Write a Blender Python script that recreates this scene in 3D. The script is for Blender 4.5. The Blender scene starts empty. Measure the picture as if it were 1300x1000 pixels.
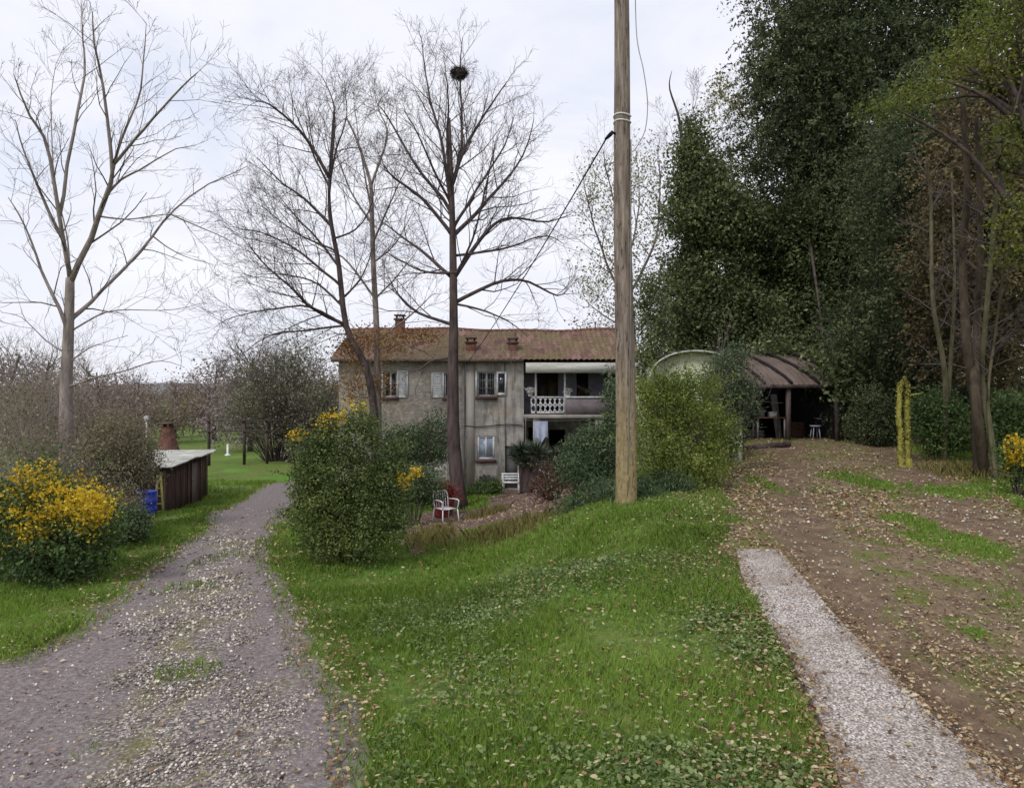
import bpy, math, random
import numpy as np
from mathutils import Vector
R = math.radians
rs = np.random.RandomState(7)
random.seed(7)
F, CH = 900.0, 2.4            # focal length in photo pixels (1300 wide) and eye height
col = bpy.context.scene.collection
ORG = {}

def X(u, y): return (u - 650.0) / F * y
def Z(v, y): return CH + (500.0 - v) / F * y
def P(u, v, y): return np.array([X(u, y), y, Z(v, y)])

# ------------------------------------------------------------------ terrain
CP = [(28,990,4.4),(250,990,4.4),(28,850,6.5),(28,790,7.6),(180,740,10.2),(300,775,8.6),(240,690,13.5),(340,690,13),
 (290,645,19),(345,614,27),(205,656,20),(262,631,25),(100,735,10.9),(28,735,10.5),(60,655,19),(300,600,33),(250,570,52),
 (350,570,52),(300,545,90),(60,570,55),(400,592,35),(440,712,11.8),(370,780,8.4),(600,990,4.4),(600,775,8.2),
 (600,718,11.5),(565,690,14.8),(560,664,20.5),(585,644,23),(600,620,31),(440,622,31),(780,622,31),(700,658,13.4),
 (705,634,18.5),(800,650,11.2),(795,633,12),(850,622,14.0),(915,602,15.5),(915,640,12),(935,697,9),(800,705,9.3),(700,708,10.2),
 (800,775,7.1),(900,775,7),(935,850,5.8),(900,990,4.4),(1100,700,9),(1290,700,9),(1290,800,6.7),(1270,990,4.4),
 (1100,850,5.9),(1000,622,14),(1100,580,20),(1290,620,14),(1290,582,20),(1000,557,26),(930,560,26),(1150,562,24),(600,572,50)]
cp = [tuple(P(*c)) for c in CP] + [(0,0,0),(-3,0,0),(3,0,0),(0,-10,0),(-8,-8,0),(8,-8,.1),(-12,3,-.3),(12,3,.3),(-25,10,-1),(25,12,1),
 (15,40,1.5),(30,30,1.6),(30,60,3),(10,60,1),(-40,30,-1.6),(-100,150,-3),(0,200,-3),(100,200,5),(-200,50,-2),(200,50,4),
 (-60,-60,0),(60,-60,1),(0,-150,0),(-400,500,-4),(400,500,2),(0,600,-4),(-600,0,-2),(600,0,2),(0,-600,0),(0,1500,-4),(-1500,0,-4),(1500,0,0),(0,-1500,0),(-1100,1100,-4),(1100,1100,-2)]
cp = np.array(cp)
def _k(d2): return np.sqrt(d2 + 1.2**2)
_A = _k(((cp[:,None,:2]-cp[None,:,:2])**2).sum(-1)); n_=len(cp)
_M = np.zeros((n_+1,n_+1)); _M[:n_,:n_] = _A - 0.15*np.eye(n_); _M[:n_,n_]=1; _M[n_,:n_]=1
_W = np.linalg.solve(_M, np.append(cp[:,2],0))
def TZ(x, y):
    x = np.atleast_1d(np.asarray(x, float)); y = np.atleast_1d(np.asarray(y, float))
    out = np.empty(len(x))
    for i in range(0, len(x), 40000):
        s = slice(i, i+40000)
        d2 = (x[s,None]-cp[None,:,0])**2 + (y[s,None]-cp[None,:,1])**2
        out[s] = _k(d2)@_W[:n_] + _W[n_]
    return out
def tz(x, y): return float(TZ(x, y)[0])
def G(u, v, far=140):          # where the sight line of a photo pixel meets the ground
    ys = np.geomspace(2.2, far, 900)
    d = Z(v, ys) - TZ(X(u, ys), ys)
    i = np.where(d <= 0)[0]
    y = ys[i[0]] if len(i) else far
    if len(i) and i[0] > 0:
        a, b = ys[i[0]-1], ys[i[0]]; da, db = d[i[0]-1], d[i[0]]
        y = a + (b-a)*da/(da-db)
    return (X(u, y), y)
def GY(u, y): return np.array([X(u,y), y, tz(X(u,y), y)])

def vnoise(x, y, s, seed=0):
    r = np.random.RandomState(seed); t = 0; x = np.asarray(x); y = np.asarray(y)
    for k in range(7):
        a = r.rand()*6.28; f = s*(0.6+1.6*r.rand()); ph = r.rand()*6.28
        t = t + np.sin((x*math.cos(a)+y*math.sin(a))*f + ph + 1.3*np.sin((x*math.sin(a)-y*math.cos(a))*f*.7+ph*2))
    return t/3.2

def sdist(x, y, poly):         # signed distance, positive inside
    poly = np.array(poly); out = np.full(len(x), 1e9); ins = np.zeros(len(x), bool)
    for i in range(len(poly)):
        a = poly[i]; b = poly[(i+1)%len(poly)]; e = b-a
        px = x-a[0]; py = y-a[1]
        t = np.clip((px*e[0]+py*e[1])/max(1e-9,(e@e)),0,1)
        out = np.minimum(out, np.hypot(px-t*e[0], py-t*e[1]))
        c = ((a[1]>y)!=(b[1]>y)) & (x < (b[0]-a[0])*(y-a[1])/((b[1]-a[1]) if abs(b[1]-a[1])>1e-9 else 1e-9)+a[0])
        ins ^= c
    return np.where(ins, out, -out)

def pix(l): return [G(*p) for p in l]
ROAD = pix([(28,838),(100,785),(180,733),(245,683),(290,643),(325,621),(350,613),(385,606),(430,603),(440,618),(395,632),(362,650),(347,672),(343,705),(352,745),(375,785),(408,840),(440,900),(468,975),(478,1080)]) + [(-.7,1),(-.7,-12),(-9,-12),(-9,4),(-6,6)]
DRIVE = pix([(1105,1080),(1068,994),(1040,930),(1005,850),(960,770),(935,700),(920,650),(914,600),(922,568)]) + [(8.2,26),(8.0,31),(16.5,31),(15.5,25.5)] + pix([(1160,574),(1200,592),(1260,622),(1320,660),(1420,740)]) + [(8,5),(8,0),(8,-12),(3,-12),(2.2,1)]
MUD = pix([(500,668),(540,650),(600,646),(640,628),(600,618),(650,610),(760,605),(730,640),(700,655),(640,664),(600,676),(560,694),(525,706)])
CONC_L = [(935,697),(944,735),(968,775),(1003,835),(1038,905),(1066,994),(1085,1100)]
CONC_R = [(990,697),(1018,735),(1060,780),(1118,842),(1188,910),(1276,992),(1370,1100)]
STONY = pix([(20,1080),(100,950),(185,830),(216,772),(258,712),(292,668),(312,690),(300,760),(300,850),(330,1080)])
GREEN = [G(1205,690)+(.62,.8), G(1100,614)+(.45,1.6), G(1150,662)+(.45,.6), G(1262,622)+(1.6,1.0), G(1240,800)+(.14,.16), G(965,610)+(.3,1.)]
TRK = [pix([(1000,565),(1005,610),(1020,680),(1075,770),(1170,880),(1290,990),(1400,1080)]), pix([(1120,565),(1165,610),(1240,660),(1320,720),(1420,790)])]
def tracks(x, y):
    d = np.full(len(x), 9.)
    for pl,w in zip(TRK,(.42,.5)):
        for a,b in zip(pl[:-1],pl[1:]):
            a=np.array(a); e=np.array(b)-a; t=np.clip(((x-a[0])*e[0]+(y-a[1])*e[1])/(e@e),0,1); d=np.minimum(d,np.hypot(x-a[0]-t*e[0],y-a[1]-t*e[1])-w)
    return -d + .12*vnoise(x,y,2.2,71)+.07*vnoise(x,y,8,72)
CONC = pix(CONC_L) + pix(CONC_R)[::-1]

def fields(x, y):
    x = np.asarray(x); y = np.asarray(y)
    n1 = vnoise(x, y, 1.6, 3); n2 = vnoise(x, y, 5.0, 4)
    road = sdist(x, y, ROAD) + .10*n1 + .05*n2
    drive = sdist(x, y, DRIVE) + .14*n1 + .08*n2
    mud = sdist(x, y, MUD)*.7 + .3*n1
    conc = sdist(x, y, CONC)
    n3 = vnoise(x, y, 11., 6); green = np.full(x.shape, -1.)
    for gx, gy, rx, ry in GREEN:
        d = 1 - np.hypot((x-gx)/rx, (y-gy)/ry) + .30*n1 + .26*n2 + .16*n3
        green = np.maximum(green, d)
    return road, drive, mud, conc, green

# ------------------------------------------------------------------ mesh builder
class MB:
    def __init__(s): s.v=[]; s.f=[]; s.n=0; s.a=[]; s.tb={}
    def add(s, v, f, a=None):
        v = np.asarray(v, float).reshape(-1,3)
        s.v.append(v)
        f = np.asarray(f, np.int64)
        s.f.append(f + s.n); s.n += len(v)
        s.a.append(np.full(len(v), .5) if a is None else np.broadcast_to(np.asarray(a,float), (len(v),)))
    def box(s, x0,x1,y0,y1,z0,z1, a=None):
        v = [(x,y,z) for z in (z0,z1) for y in (y0,y1) for x in (x0,x1)]
        s.add(v, [(0,2,3,1),(4,5,7,6),(0,1,5,4),(2,6,7,3),(0,4,6,2),(1,3,7,5)], a); return s
    def obox(s, c, ax, ay, az, a=None):   # half-axis vectors
        c,ax,ay,az = map(lambda q: np.asarray(q,float),(c,ax,ay,az))
        v = [c+i*ax+j*ay+k*az for k in (-1,1) for j in (-1,1) for i in (-1,1)]
        s.add(v, [(0,2,3,1),(4,5,7,6),(0,1,5,4),(2,6,7,3),(0,4,6,2),(1,3,7,5)], a); return s
    def bar(s, p, q, w, h=None, a=None):
        p=np.asarray(p,float); q=np.asarray(q,float); d=q-p; L=np.linalg.norm(d); t=d/L
        up=np.array([0,0,1.]) if abs(t[2])<.9 else np.array([0,1.,0]); sx=np.cross(t,up); sx/=np.linalg.norm(sx); sy=np.cross(sx,t)
        return s.obox((p+q)/2, t*L/2, sx*w/2, sy*(h or w)/2, a)
    def tube(s, pts, rad, sides=6, a=.5):
        pts = np.asarray(pts, float); rad = np.broadcast_to(np.asarray(rad,float),(len(pts),))
        s.tb.setdefault((len(pts),sides), []).append((pts, rad, a)); return s
    def flush(s):
        for (n,k), L in s.tb.items():
            Pn = np.array([l[0] for l in L]); Rd = np.array([l[1] for l in L]); A = np.array([l[2] for l in L])
            T = np.gradient(Pn, axis=1); T /= np.maximum(np.linalg.norm(T,axis=2,keepdims=True),1e-9)
            m = T.mean(1); ref = np.where(np.abs(m[:,2:3])>.8, [[1.,0,0]], [[0,0,1.]])[:,None,:]
            U = np.cross(T, ref); U /= np.maximum(np.linalg.norm(U,axis=2,keepdims=True),1e-9); V = np.cross(T,U)
            an = np.arange(k)*2*math.pi/k
            ring = Pn[:,:,None,:] + Rd[:,:,None,None]*(U[:,:,None,:]*np.cos(an)[None,None,:,None]+V[:,:,None,:]*np.sin(an)[None,None,:,None])
            N = len(L); base = (np.arange(N)*n*k)[:,None,None]; i = np.arange(n-1)[None,:,None]*k; j = np.arange(k)[None,None,:]; j2=(j+1)%k
            f = np.stack([base+i+j, base+i+j2, base+i+k+j2, base+i+k+j], -1).reshape(-1,4)
            s.add(ring.reshape(-1,3), f, np.repeat(A, n*k))
            if k >= 6:
                for e, o in ((0,1),(n-1,-1)):
                    cf = (np.arange(N)*n*k)[:,None] + e*k + (np.arange(k)[::-o][None,:])
                    s.f.append(cf + s.n - N*n*k)
        s.tb = {}
    def build(s, name, mat, parent=None, origin=None, smooth=False, attrs=None):
        s.flush()
        v = np.concatenate(s.v); a = np.concatenate(s.a)
        if parent is not None: o = ORG[parent.name]
        elif origin is not None: o = np.asarray(origin, float)
        else: o = np.zeros(3)
        v = v - o
        me = bpy.data.meshes.new(name)
        nl = [f.shape[1] for f in s.f]; loops = np.concatenate([f.ravel() for f in s.f])
        tot = np.concatenate([np.full(len(f), f.shape[1]) for f in s.f])
        st = np.concatenate([[0], np.cumsum(tot)[:-1]])
        me.vertices.add(len(v)); me.vertices.foreach_set('co', v.astype(np.float32).ravel())
        me.loops.add(len(loops)); me.loops.foreach_set('vertex_index', loops.astype(np.int32))
        me.polygons.add(len(tot)); me.polygons.foreach_set('loop_start', st.astype(np.int32))
        at = me.attributes.new('v','FLOAT','POINT'); at.data.foreach_set('value', a.astype(np.float32))
        for k, val in (attrs or {}).items():
            at = me.attributes.new(k,'FLOAT','POINT'); at.data.foreach_set('value', val.astype(np.float32))
        me.update(calc_edges=True)
        if smooth: me.polygons.foreach_set('use_smooth', np.ones(len(tot), bool))
        if mat: me.materials.append(mat)
        ob = bpy.data.objects.new(name, me); col.objects.link(ob)
        if parent is not None: ob.parent = parent
        else: ob.location = o
        ORG[ob.name] = o
        return ob
def tag(o, label=None, cat=None, group=None, kind=None):
    if label: o['label']=label
    if cat: o['category']=cat
    if group: o['group']=group
    if kind: o['kind']=kind
    return o
def thing(name, loc, label, cat, group=None):
    o = bpy.data.objects.new(name, None); col.objects.link(o); o.location = tuple(loc); o.empty_display_size=.2
    ORG[o.name] = np.asarray(loc, float); return tag(o, label, cat, group)

# ------------------------------------------------------------------ materials
def lin(r,g,b): return tuple(((c/255)/12.92 if c/255<=.04045 else ((c/255+.055)/1.055)**2.4) for c in (r,g,b))+(1,)
class NT:
    def __init__(s, name):
        s.m = bpy.data.materials.new(name); s.m.use_nodes=True; s.t=s.m.node_tree; s.t.nodes.clear()
        s.out = s.n('ShaderNodeOutputMaterial')
    def n(s, ty, **kw):
        x = s.t.nodes.new(ty)
        for k,v in kw.items():
            if k.startswith('_'): setattr(x, k[1:], v)
        return x
    def l(s, a, b): s.t.links.new(a, b)
    def co(s, scale=None):
        if not hasattr(s,'tc'): s.tc = s.n('ShaderNodeTexCoord')
        if scale is None: return s.tc.outputs['Object']
        m = s.n('ShaderNodeMapping'); m.inputs['Scale'].default_value = scale if hasattr(scale,'__len__') else (scale,)*3
        s.l(s.tc.outputs['Object'], m.inputs[0]); return m.outputs[0]
    def pos(s, scale=(1,1,1)):
        g = s.n('ShaderNodeNewGeometry'); m = s.n('ShaderNodeMapping'); m.inputs['Scale'].default_value=scale
        s.l(g.outputs['Position'], m.inputs[0]); return m.outputs[0]
    def noise(s, vec, scale, detail=4, rough=.55, dist=0):
        x = s.n('ShaderNodeTexNoise'); x.inputs['Scale'].default_value=scale; x.inputs['Detail'].default_value=detail
        x.inputs['Roughness'].default_value=rough; x.inputs['Distortion'].default_value=dist; s.l(vec, x.inputs['Vector']); return x.outputs['Fac']
    def voro(s, vec, scale, out='Color', feature='F1'):
        x = s.n('ShaderNodeTexVoronoi', _feature=feature); x.inputs['Scale'].default_value=scale; s.l(vec, x.inputs['Vector']); return x.outputs[out]
    def ramp(s, fac, stops, interp='LINEAR'):
        x = s.n('ShaderNodeValToRGB'); e = x.color_ramp; e.interpolation=interp
        while len(e.elements) < len(stops): e.elements.new(.5)
        for i,(p,c) in enumerate(stops):
            e.elements[i].position=p; e.elements[i].color = c if len(c)==4 else tuple(c)+(1,)
        s.l(fac, x.inputs[0]); return x.outputs[0]
    def mix(s, fac, a, b, mode='MIX'):
        x = s.n('ShaderNodeMix', _data_type='RGBA', _blend_type=mode)
        for sock, v in ((x.inputs[0],fac),(x.inputs[6],a),(x.inputs[7],b)):
            if isinstance(v,(int,float)): sock.default_value = v
            elif isinstance(v, tuple): sock.default_value = v if len(v)==4 else v+(1,)
            else: s.l(v, sock)
        return x.outputs[2]
    def math(s, op, a, b=0., c=None, clamp=False):
        x = s.n('ShaderNodeMath', _operation=op, _use_clamp=clamp)
        for i,v in enumerate((a,b) if c is None else (a,b,c)):
            if isinstance(v,(int,float)): x.inputs[i].default_value=v
            else: s.l(v, x.inputs[i])
        return x.outputs[0]
    def sstep(s, v, a, b):
        x = s.n('ShaderNodeMapRange', _interpolation_type='SMOOTHSTEP'); s.l(v, x.inputs[0])
        x.inputs[1].default_value=a; x.inputs[2].default_value=b; return x.outputs[0]
    def attr(s, name):
        x = s.n('ShaderNodeAttribute', _attribute_name=name); return x.outputs['Fac']
    def bump(s, h, strength=.5, dist=.02, nrm=None):
        x = s.n('ShaderNodeBump'); x.inputs['Strength'].default_value=strength; x.inputs['Distance'].default_value=dist; s.l(h, x.inputs['Height'])
        if nrm is not None: s.l(nrm, x.inputs['Normal'])
        return x.outputs[0]
    def finish(s, colr, rough=.8, spec=.3, nrm=None, trans=0, metal=0):
        p = s.n('ShaderNodeBsdfPrincipled')
        if isinstance(colr, tuple): p.inputs['Base Color'].default_value = colr if len(colr)==4 else colr+(1,)
        else: s.l(colr, p.inputs['Base Color'])
        if isinstance(rough,(int,float)): p.inputs['Roughness'].default_value=rough
        else: s.l(rough, p.inputs['Roughness'])
        p.inputs['Specular IOR Level'].default_value=spec; p.inputs['Metallic'].default_value=metal
        if nrm is not None: s.l(nrm, p.inputs['Normal'])
        if trans:
            t = s.n('ShaderNodeBsdfTranslucent')
            if isinstance(colr, tuple): t.inputs[0].default_value = colr if len(colr)==4 else colr+(1,)
            else: s.l(colr, t.inputs[0])
            m = s.n('ShaderNodeMixShader'); m.inputs[0].default_value=trans; s.l(p.outputs[0],m.inputs[1]); s.l(t.outputs[0],m.inputs[2]); s.l(m.outputs[0], s.out.inputs[0])
        else: s.l(p.outputs[0], s.out.inputs[0])
        return s.m
MC = {}
def leafmat(name, cols, trans=.3, rough=.55, spec=.25):
    if name in MC: return MC[name]
    t = NT(name); k=len(cols)
    c = t.ramp(t.attr('v'), [(i/(k-1), lin(*x)) for i,x in enumerate(cols)])
    MC[name] = t.finish(c, rough, spec, trans=trans); return MC[name]
def rough_mat(name, c1, c2, scale=4, rough=.8, spec=.25, bump=.3, stretch=(1,1,1), c3=None, metal=0, bscale=None, vmix=0):
    if name in MC: return MC[name]
    t = NT(name); v = t.pos(stretch); f = t.noise(v, scale, 6, .6)
    stops=[(.3,lin(*c1)),(.62,lin(*c2))]+([(.75,lin(*c3))] if c3 else [])
    c = t.ramp(f, stops)
    if vmix:
        c = t.mix(1., c, t.ramp(t.attr('v'), [(0,(1-vmix,)*3),(1,(1,1,1))]), 'MULTIPLY')
    MC[name]=t.finish(c, rough, spec, t.bump(t.noise(v, bscale or scale*6, 4), bump, .02), metal=metal); return MC[name]
def stony(x, y, rd):
    return np.clip(sdist(x, y, STONY), -2, .8)*1.0 + .10 + .26*vnoise(x*1.0, y*.7, 2.6, 62) + .14*vnoise(x, y, 7., 63)
# ------------------------------------------------------------------ ground sheet, split into ground / road / driveway
def ground_material():
    t = NT('terrain'); p = t.pos(); rd, dr, mu, gr, sy, tk = [t.attr(k) for k in ('road','drive','mud','green','stony','track')]
    nf = t.noise(p, 9, 6, .65); nm = t.noise(p, 1.1, 5, .6); nl = t.noise(p, .35, 3)
    # grass and the soil under it
    g = t.ramp(nf, [(.25,lin(66,76,38)),(.5,lin(92,112,50)),(.75,lin(120,140,66))])
    g = t.mix(t.sstep(nm,.45,.7), g, lin(108,114,62)); g = t.mix(t.sstep(nl,.5,.7), g, lin(92,132,52))
    # gravel: stones of many greys over grey-mauve dust
    vs = t.pos((1,1,1)); vc = t.voro(vs, 38, 'Color'); vd = t.voro(vs, 38, 'Distance')
    st = t.ramp(t.math('MULTIPLY', vc, 1.), [(.0,lin(86,78,76)),(.35,lin(130,122,118)),(.7,lin(166,157,148)),(1.,lin(206,198,184))])
    st = t.mix(t.sstep(vd,.35,.75), st, lin(86,78,78))
    dust = t.ramp(t.noise(p, 22, 6, .7), [(.3,lin(92,82,80)),(.5,lin(124,115,114)),(.72,lin(156,147,146))])
    grav = t.mix(t.sstep(t.math('ADD', sy, t.math('MULTIPLY', t.math('SUBTRACT', t.noise(p, 3.5, 5, .7), .5), 1.1)),-.25,.25), dust, st)
    moss = t.math('MULTIPLY', t.sstep(t.noise(t.pos((1,.5,1)), 1.6, 6, .75),.45,.60), t.sstep(sy, -.2, .4))
    grav = t.mix(t.math('MULTIPLY', moss, .75), grav, lin(112,110,66))
    # driveway: brown earth with litter
    v2 = t.voro(vs, 26, 'Color')
    lit = t.ramp(v2, [(0,lin(78,64,52)),(.4,lin(110,94,76)),(.75,lin(140,118,94)),(1,lin(184,162,132))])
    e = t.ramp(t.noise(p, 5, 8, .72), [(.28,lin(82,70,58)),(.5,lin(118,102,84)),(.72,lin(150,134,114))])
    e = t.mix(.35, e, lit)
    e = t.mix(t.math('MULTIPLY', t.sstep(t.noise(p, .8, 5, .65),.54,.68), .55), e, lin(92,98,52))
    dampn = t.ramp(t.noise(p, 4, 7, .7), [(.3,lin(84,70,58)),(.55,lin(118,100,82)),(.75,lin(150,132,110))])
    strip = t.mix(t.sstep(t.noise(p, 2.2, 6, .7),.46,.6), e, lin(98,104,54))
    e = t.mix(t.sstep(t.math('ADD', tk, t.math('MULTIPLY', t.math('SUBTRACT', t.noise(p, 5, 6, .7), .5), .8)),-.2,.25), strip, dampn)
    mud = t.ramp(t.noise(p, 3, 7, .7), [(.3,lin(78,62,58)),(.7,lin(128,108,102))])
    edge = t.math('MULTIPLY', t.math('SUBTRACT', t.noise(p, 6, 5, .7), .5), .5)
    def m(a, w=.10): return t.sstep(t.math('ADD', a, edge), -w, w)
    c = t.mix(m(mu,.2), g, mud); c = t.mix(m(rd), c, grav); c = t.mix(m(dr), c, e); c = t.mix(m(gr,.15), c, g)
    b = t.bump(t.noise(p, 30, 6, .7), .6, .03, t.bump(vd, .5, .02))
    return t.finish(c, .92, .15, b)
TERR = ground_material()
def make_ground():
    rr = np.concatenate([np.array([.0]), np.geomspace(.6, 3.2, 14)[:-1], np.geomspace(3.2, 75, 330)[:-1], np.geomspace(75, 1700, 40)])
    th = np.concatenate([np.linspace(-math.pi, -.72, 60)[:-1], np.linspace(-.72,.72,380), np.linspace(.72, math.pi, 60)[1:]])
    TH, RR = np.meshgrid(th, rr[1:]); x = (RR*np.sin(TH)).ravel(); y = (RR*np.cos(TH)).ravel()
    z = TZ(x, y) + .012*vnoise(x,y,4,9)*(RR.ravel()<60) + .02*vnoise(x,y,1.7,10)
    nr, nt = len(rr)-1, len(th)
    rd, drv, mu, cc, gr = fields(x, y); sy = stony(x, y, rd); tk = tracks(x, y); z = z - .035*np.clip(tk/.3+.5,0,1)*(drv>0)
    z = z - .05*np.clip(cc/.15+.6,0,1)     # the soil dips a little under the concrete path
    i = np.arange(nr-1)[:,None]; j = np.arange(nt-1)[None,:]
    f = np.stack([i*nt+j, (i+1)*nt+j, (i+1)*nt+j+1, i*nt+j+1], -1).reshape(-1,4)[:,::-1]
    v = np.stack([x,y,z],1)
    fr = rd[f].mean(1) > 0; fd = (drv[f].mean(1) > 0) & ~fr
    for name, sel, lab in (('ground', ~fr & ~fd, 0), ('gravel_road', fr, 0), ('dirt_driveway', fd, 0)):
        ff = f[sel]; used, inv = np.unique(ff, return_inverse=True); mb = MB(); mb.add(v[used], inv.reshape(-1,4))
        cap = lambda q: np.clip(q[used], -3, 3)
        ob = mb.build(name, TERR, smooth=True, attrs=dict(road=cap(rd), drive=cap(drv), mud=cap(mu), green=cap(gr), stony=cap(sy), track=cap(tk)))
        ob['kind']='structure'
make_ground()

def make_path():
    L = np.array(pix(CONC_L)); Q = np.array(pix(CONC_R)); 
    def rs_(a, n):
        t = np.linspace(0, len(a)-1, n); i = np.minimum(t.astype(int), len(a)-2); fr = (t-i)[:,None]
        p0 = a[np.maximum(i-1,0)]; p1=a[i]; p2=a[i+1]; p3=a[np.minimum(i+2,len(a)-1)]
        return .5*((2*p1)+(-p0+p2)*fr+(2*p0-5*p1+4*p2-p3)*fr**2+(-p0+3*p1-3*p2+p3)*fr**3)
    n, m = 420, 28; A = rs_(L,n); B = rs_(Q,n)
    # carry it on towards and past the camera
    s = np.linspace(0,1,m)[None,:,None]; g = A[:,None,:]*(1-s)+B[:,None,:]*s
    x=g[...,0].ravel(); y=g[...,1].ravel()
    wob = .006*vnoise(x,y,6,5); x = x + wob*(np.tile(np.linspace(0,1,m),n)>.98) - wob*(np.tile(np.linspace(0,1,m),n)<.02)
    z = TZ(x,y) + .012 + .02*vnoise(x,y,1.7,10)
    yj=[G(1150,858)[1]]; jt=sum(np.exp(-((y+.02*vnoise(x,y,9,8)-q)/.016)**2) for q in yj); z=z-.012*jt; aj=.5-.5*np.clip(jt*(.62+.5*vnoise(x*3,y,5,81)),0,1)
    v = np.stack([x,y,z],1).reshape(n,m,3); lo = v.copy(); lo[...,2]-=.09
    mb = MB(); i=np.arange(n-1)[:,None]; j=np.arange(m-1)[None,:]
    mb.add(v.reshape(-1,3), np.stack([i*m+j,i*m+j+1,(i+1)*m+j+1,(i+1)*m+j],-1).reshape(-1,4)[:,::-1], aj)
    for e in (0,m-1):
        w = np.concatenate([v[:,e],lo[:,e]]); k=np.arange(n-1); mb.add(w, np.stack([k,k+1,k+1+n,k+n],-1))
    w = np.concatenate([v[0],lo[0]]); k=np.arange(m-1); mb.add(w, np.stack([k,k+1,k+1+m,k+m],-1))
    t = NT('exposed_aggregate'); p=t.pos(); vc=t.voro(p,62,'Color'); vd=t.voro(p,62,'Distance')
    c=t.ramp(vc,[(0,lin(104,96,92)),(.3,lin(156,148,142)),(.65,lin(190,182,175)),(1,lin(232,226,216))])
    c=t.mix(t.sstep(vd,.42,.8),c,lin(112,102,98))
    c=t.mix(t.math('MULTIPLY',t.sstep(t.noise(p,1.7,6,.7),.42,.66),.6),c,lin(124,110,98)); c=t.mix(t.sstep(t.attr('v'),.42,.1),c,lin(84,66,62))
    yv=t.n('ShaderNodeSeparateXYZ'); t.l(p,yv.inputs[0])
    mat=t.finish(c,.85,.25,t.bump(vd,.6,.01))
    # expansion joints are real gaps: thin dark strips of earth laid across
    ob = mb.build('concrete_path', mat, smooth=False); ob['kind']='structure'
    return A,B
PA,PB = make_path()

# ------------------------------------------------------------------ foliage tools
def cards(mb, c, size, rng, up=.0, val=None, aspect=.5, fold=.25, dirs=None):
    n=len(c); size=np.broadcast_to(size,(n,))[:,None]
    d=rng.normal(size=(n,3)) if dirs is None else dirs+rng.normal(size=(n,3))*.35
    d[:,2]+=up; d/=np.linalg.norm(d,axis=1,keepdims=True)
    q=rng.normal(size=(n,3)); s=np.cross(d,q); s/=np.linalg.norm(s,axis=1,keepdims=True); nn=np.cross(d,s)
    a=c-d*size*.5; b=c+d*size*.5; l=c+s*size*aspect*.5+nn*size*fold*.3; r=c-s*size*aspect*.5+nn*size*fold*.3
    v=np.stack([a,r,b,l],1).reshape(-1,3); f=np.arange(n*4).reshape(-1,4)
    mb.add(v,f,np.repeat(rng.rand(n) if val is None else val,4))
def blades(mb, base, h, w, rng, val, lean=.45):
    n=len(base); a=rng.rand(n)*6.283; s=np.stack([np.cos(a),np.sin(a),0*a],1)*(w/2)[:,None]
    b=rng.rand(n)*6.283; l=np.stack([np.cos(b),np.sin(b),0*b],1)*(h*lean*rng.rand(n)*2)[:,None]
    mid=base+l*.35+np.stack([0*h,0*h,h*.6],1); tip=base+l+np.stack([0*h,0*h,h],1)
    v=np.stack([base-s,base+s,mid+s*.8,tip,mid-s*.8],1).reshape(-1,3); f=np.arange(n*5).reshape(-1,5)
    mb.add(v,f,np.repeat(val,5))
def cards6(mb,c,size,rng,val,flat=.3,aspect=.62):
    n=len(c); d=rng.normal(size=(n,3))*[1,1,flat]; d/=np.linalg.norm(d,axis=1,keepdims=True); s=np.cross(d,np.array([0,0,1.])+rng.normal(size=(n,3))*.4); s/=np.linalg.norm(s,axis=1,keepdims=True); u=np.cross(s,d); z=size[:,None]
    cu=(rng.rand(n)*.5-.1)[:,None]; w=aspect*(.7+.5*rng.rand(n))[:,None]
    v=np.stack([c-d*z, c-d*z*.45-s*z*w*.8+u*z*cu, c+d*z*.35-s*z*w*.75+u*z*cu, c+d*z+u*z*cu*.6, c+d*z*.35+s*z*w*.75+u*z*cu*1.2, c-d*z*.45+s*z*w*.8+u*z*cu*.8],1).reshape(-1,3)
    b=np.arange(n)[:,None]*6; f=np.concatenate([b+[0,1,2,3],b+[0,3,4,5]]); mb.add(v,f,np.repeat(val,6))
def lobe_points(lobes, n, rng, inner=.5, rough=.28):
    """lobes: (centre, radii) in metres -> n clump centres spread over their shells"""
    w=np.array([ (r[0]*r[2]+r[0]*r[1]+r[1]*r[2]) for c,r in lobes]); k=rng.choice(len(lobes),n,p=w/w.sum())
    C=np.array([l[0] for l in lobes])[k]; Rr=np.array([l[1] for l in lobes])[k]
    d=rng.normal(size=(n,3)); d/=np.linalg.norm(d,axis=1,keepdims=True)
    nz=np.sin(d[:,0]*4.1+k*1.7)*np.sin(d[:,1]*3.7+k)+np.sin(d[:,2]*5.3+k*2.3+d[:,0]*3)
    r=(inner+(1-inner)*rng.rand(n)**.6)*(1+rough*.5*nz)
    return C+d*Rr*r[:,None], k, d
def PL(u,v,ru,rv,y,rd=None):
    sx=ru/F*y; sz=rv/F*y; return (P(u,v,y), np.array([sx, rd if rd else (sx+sz)/2, sz]))
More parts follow.
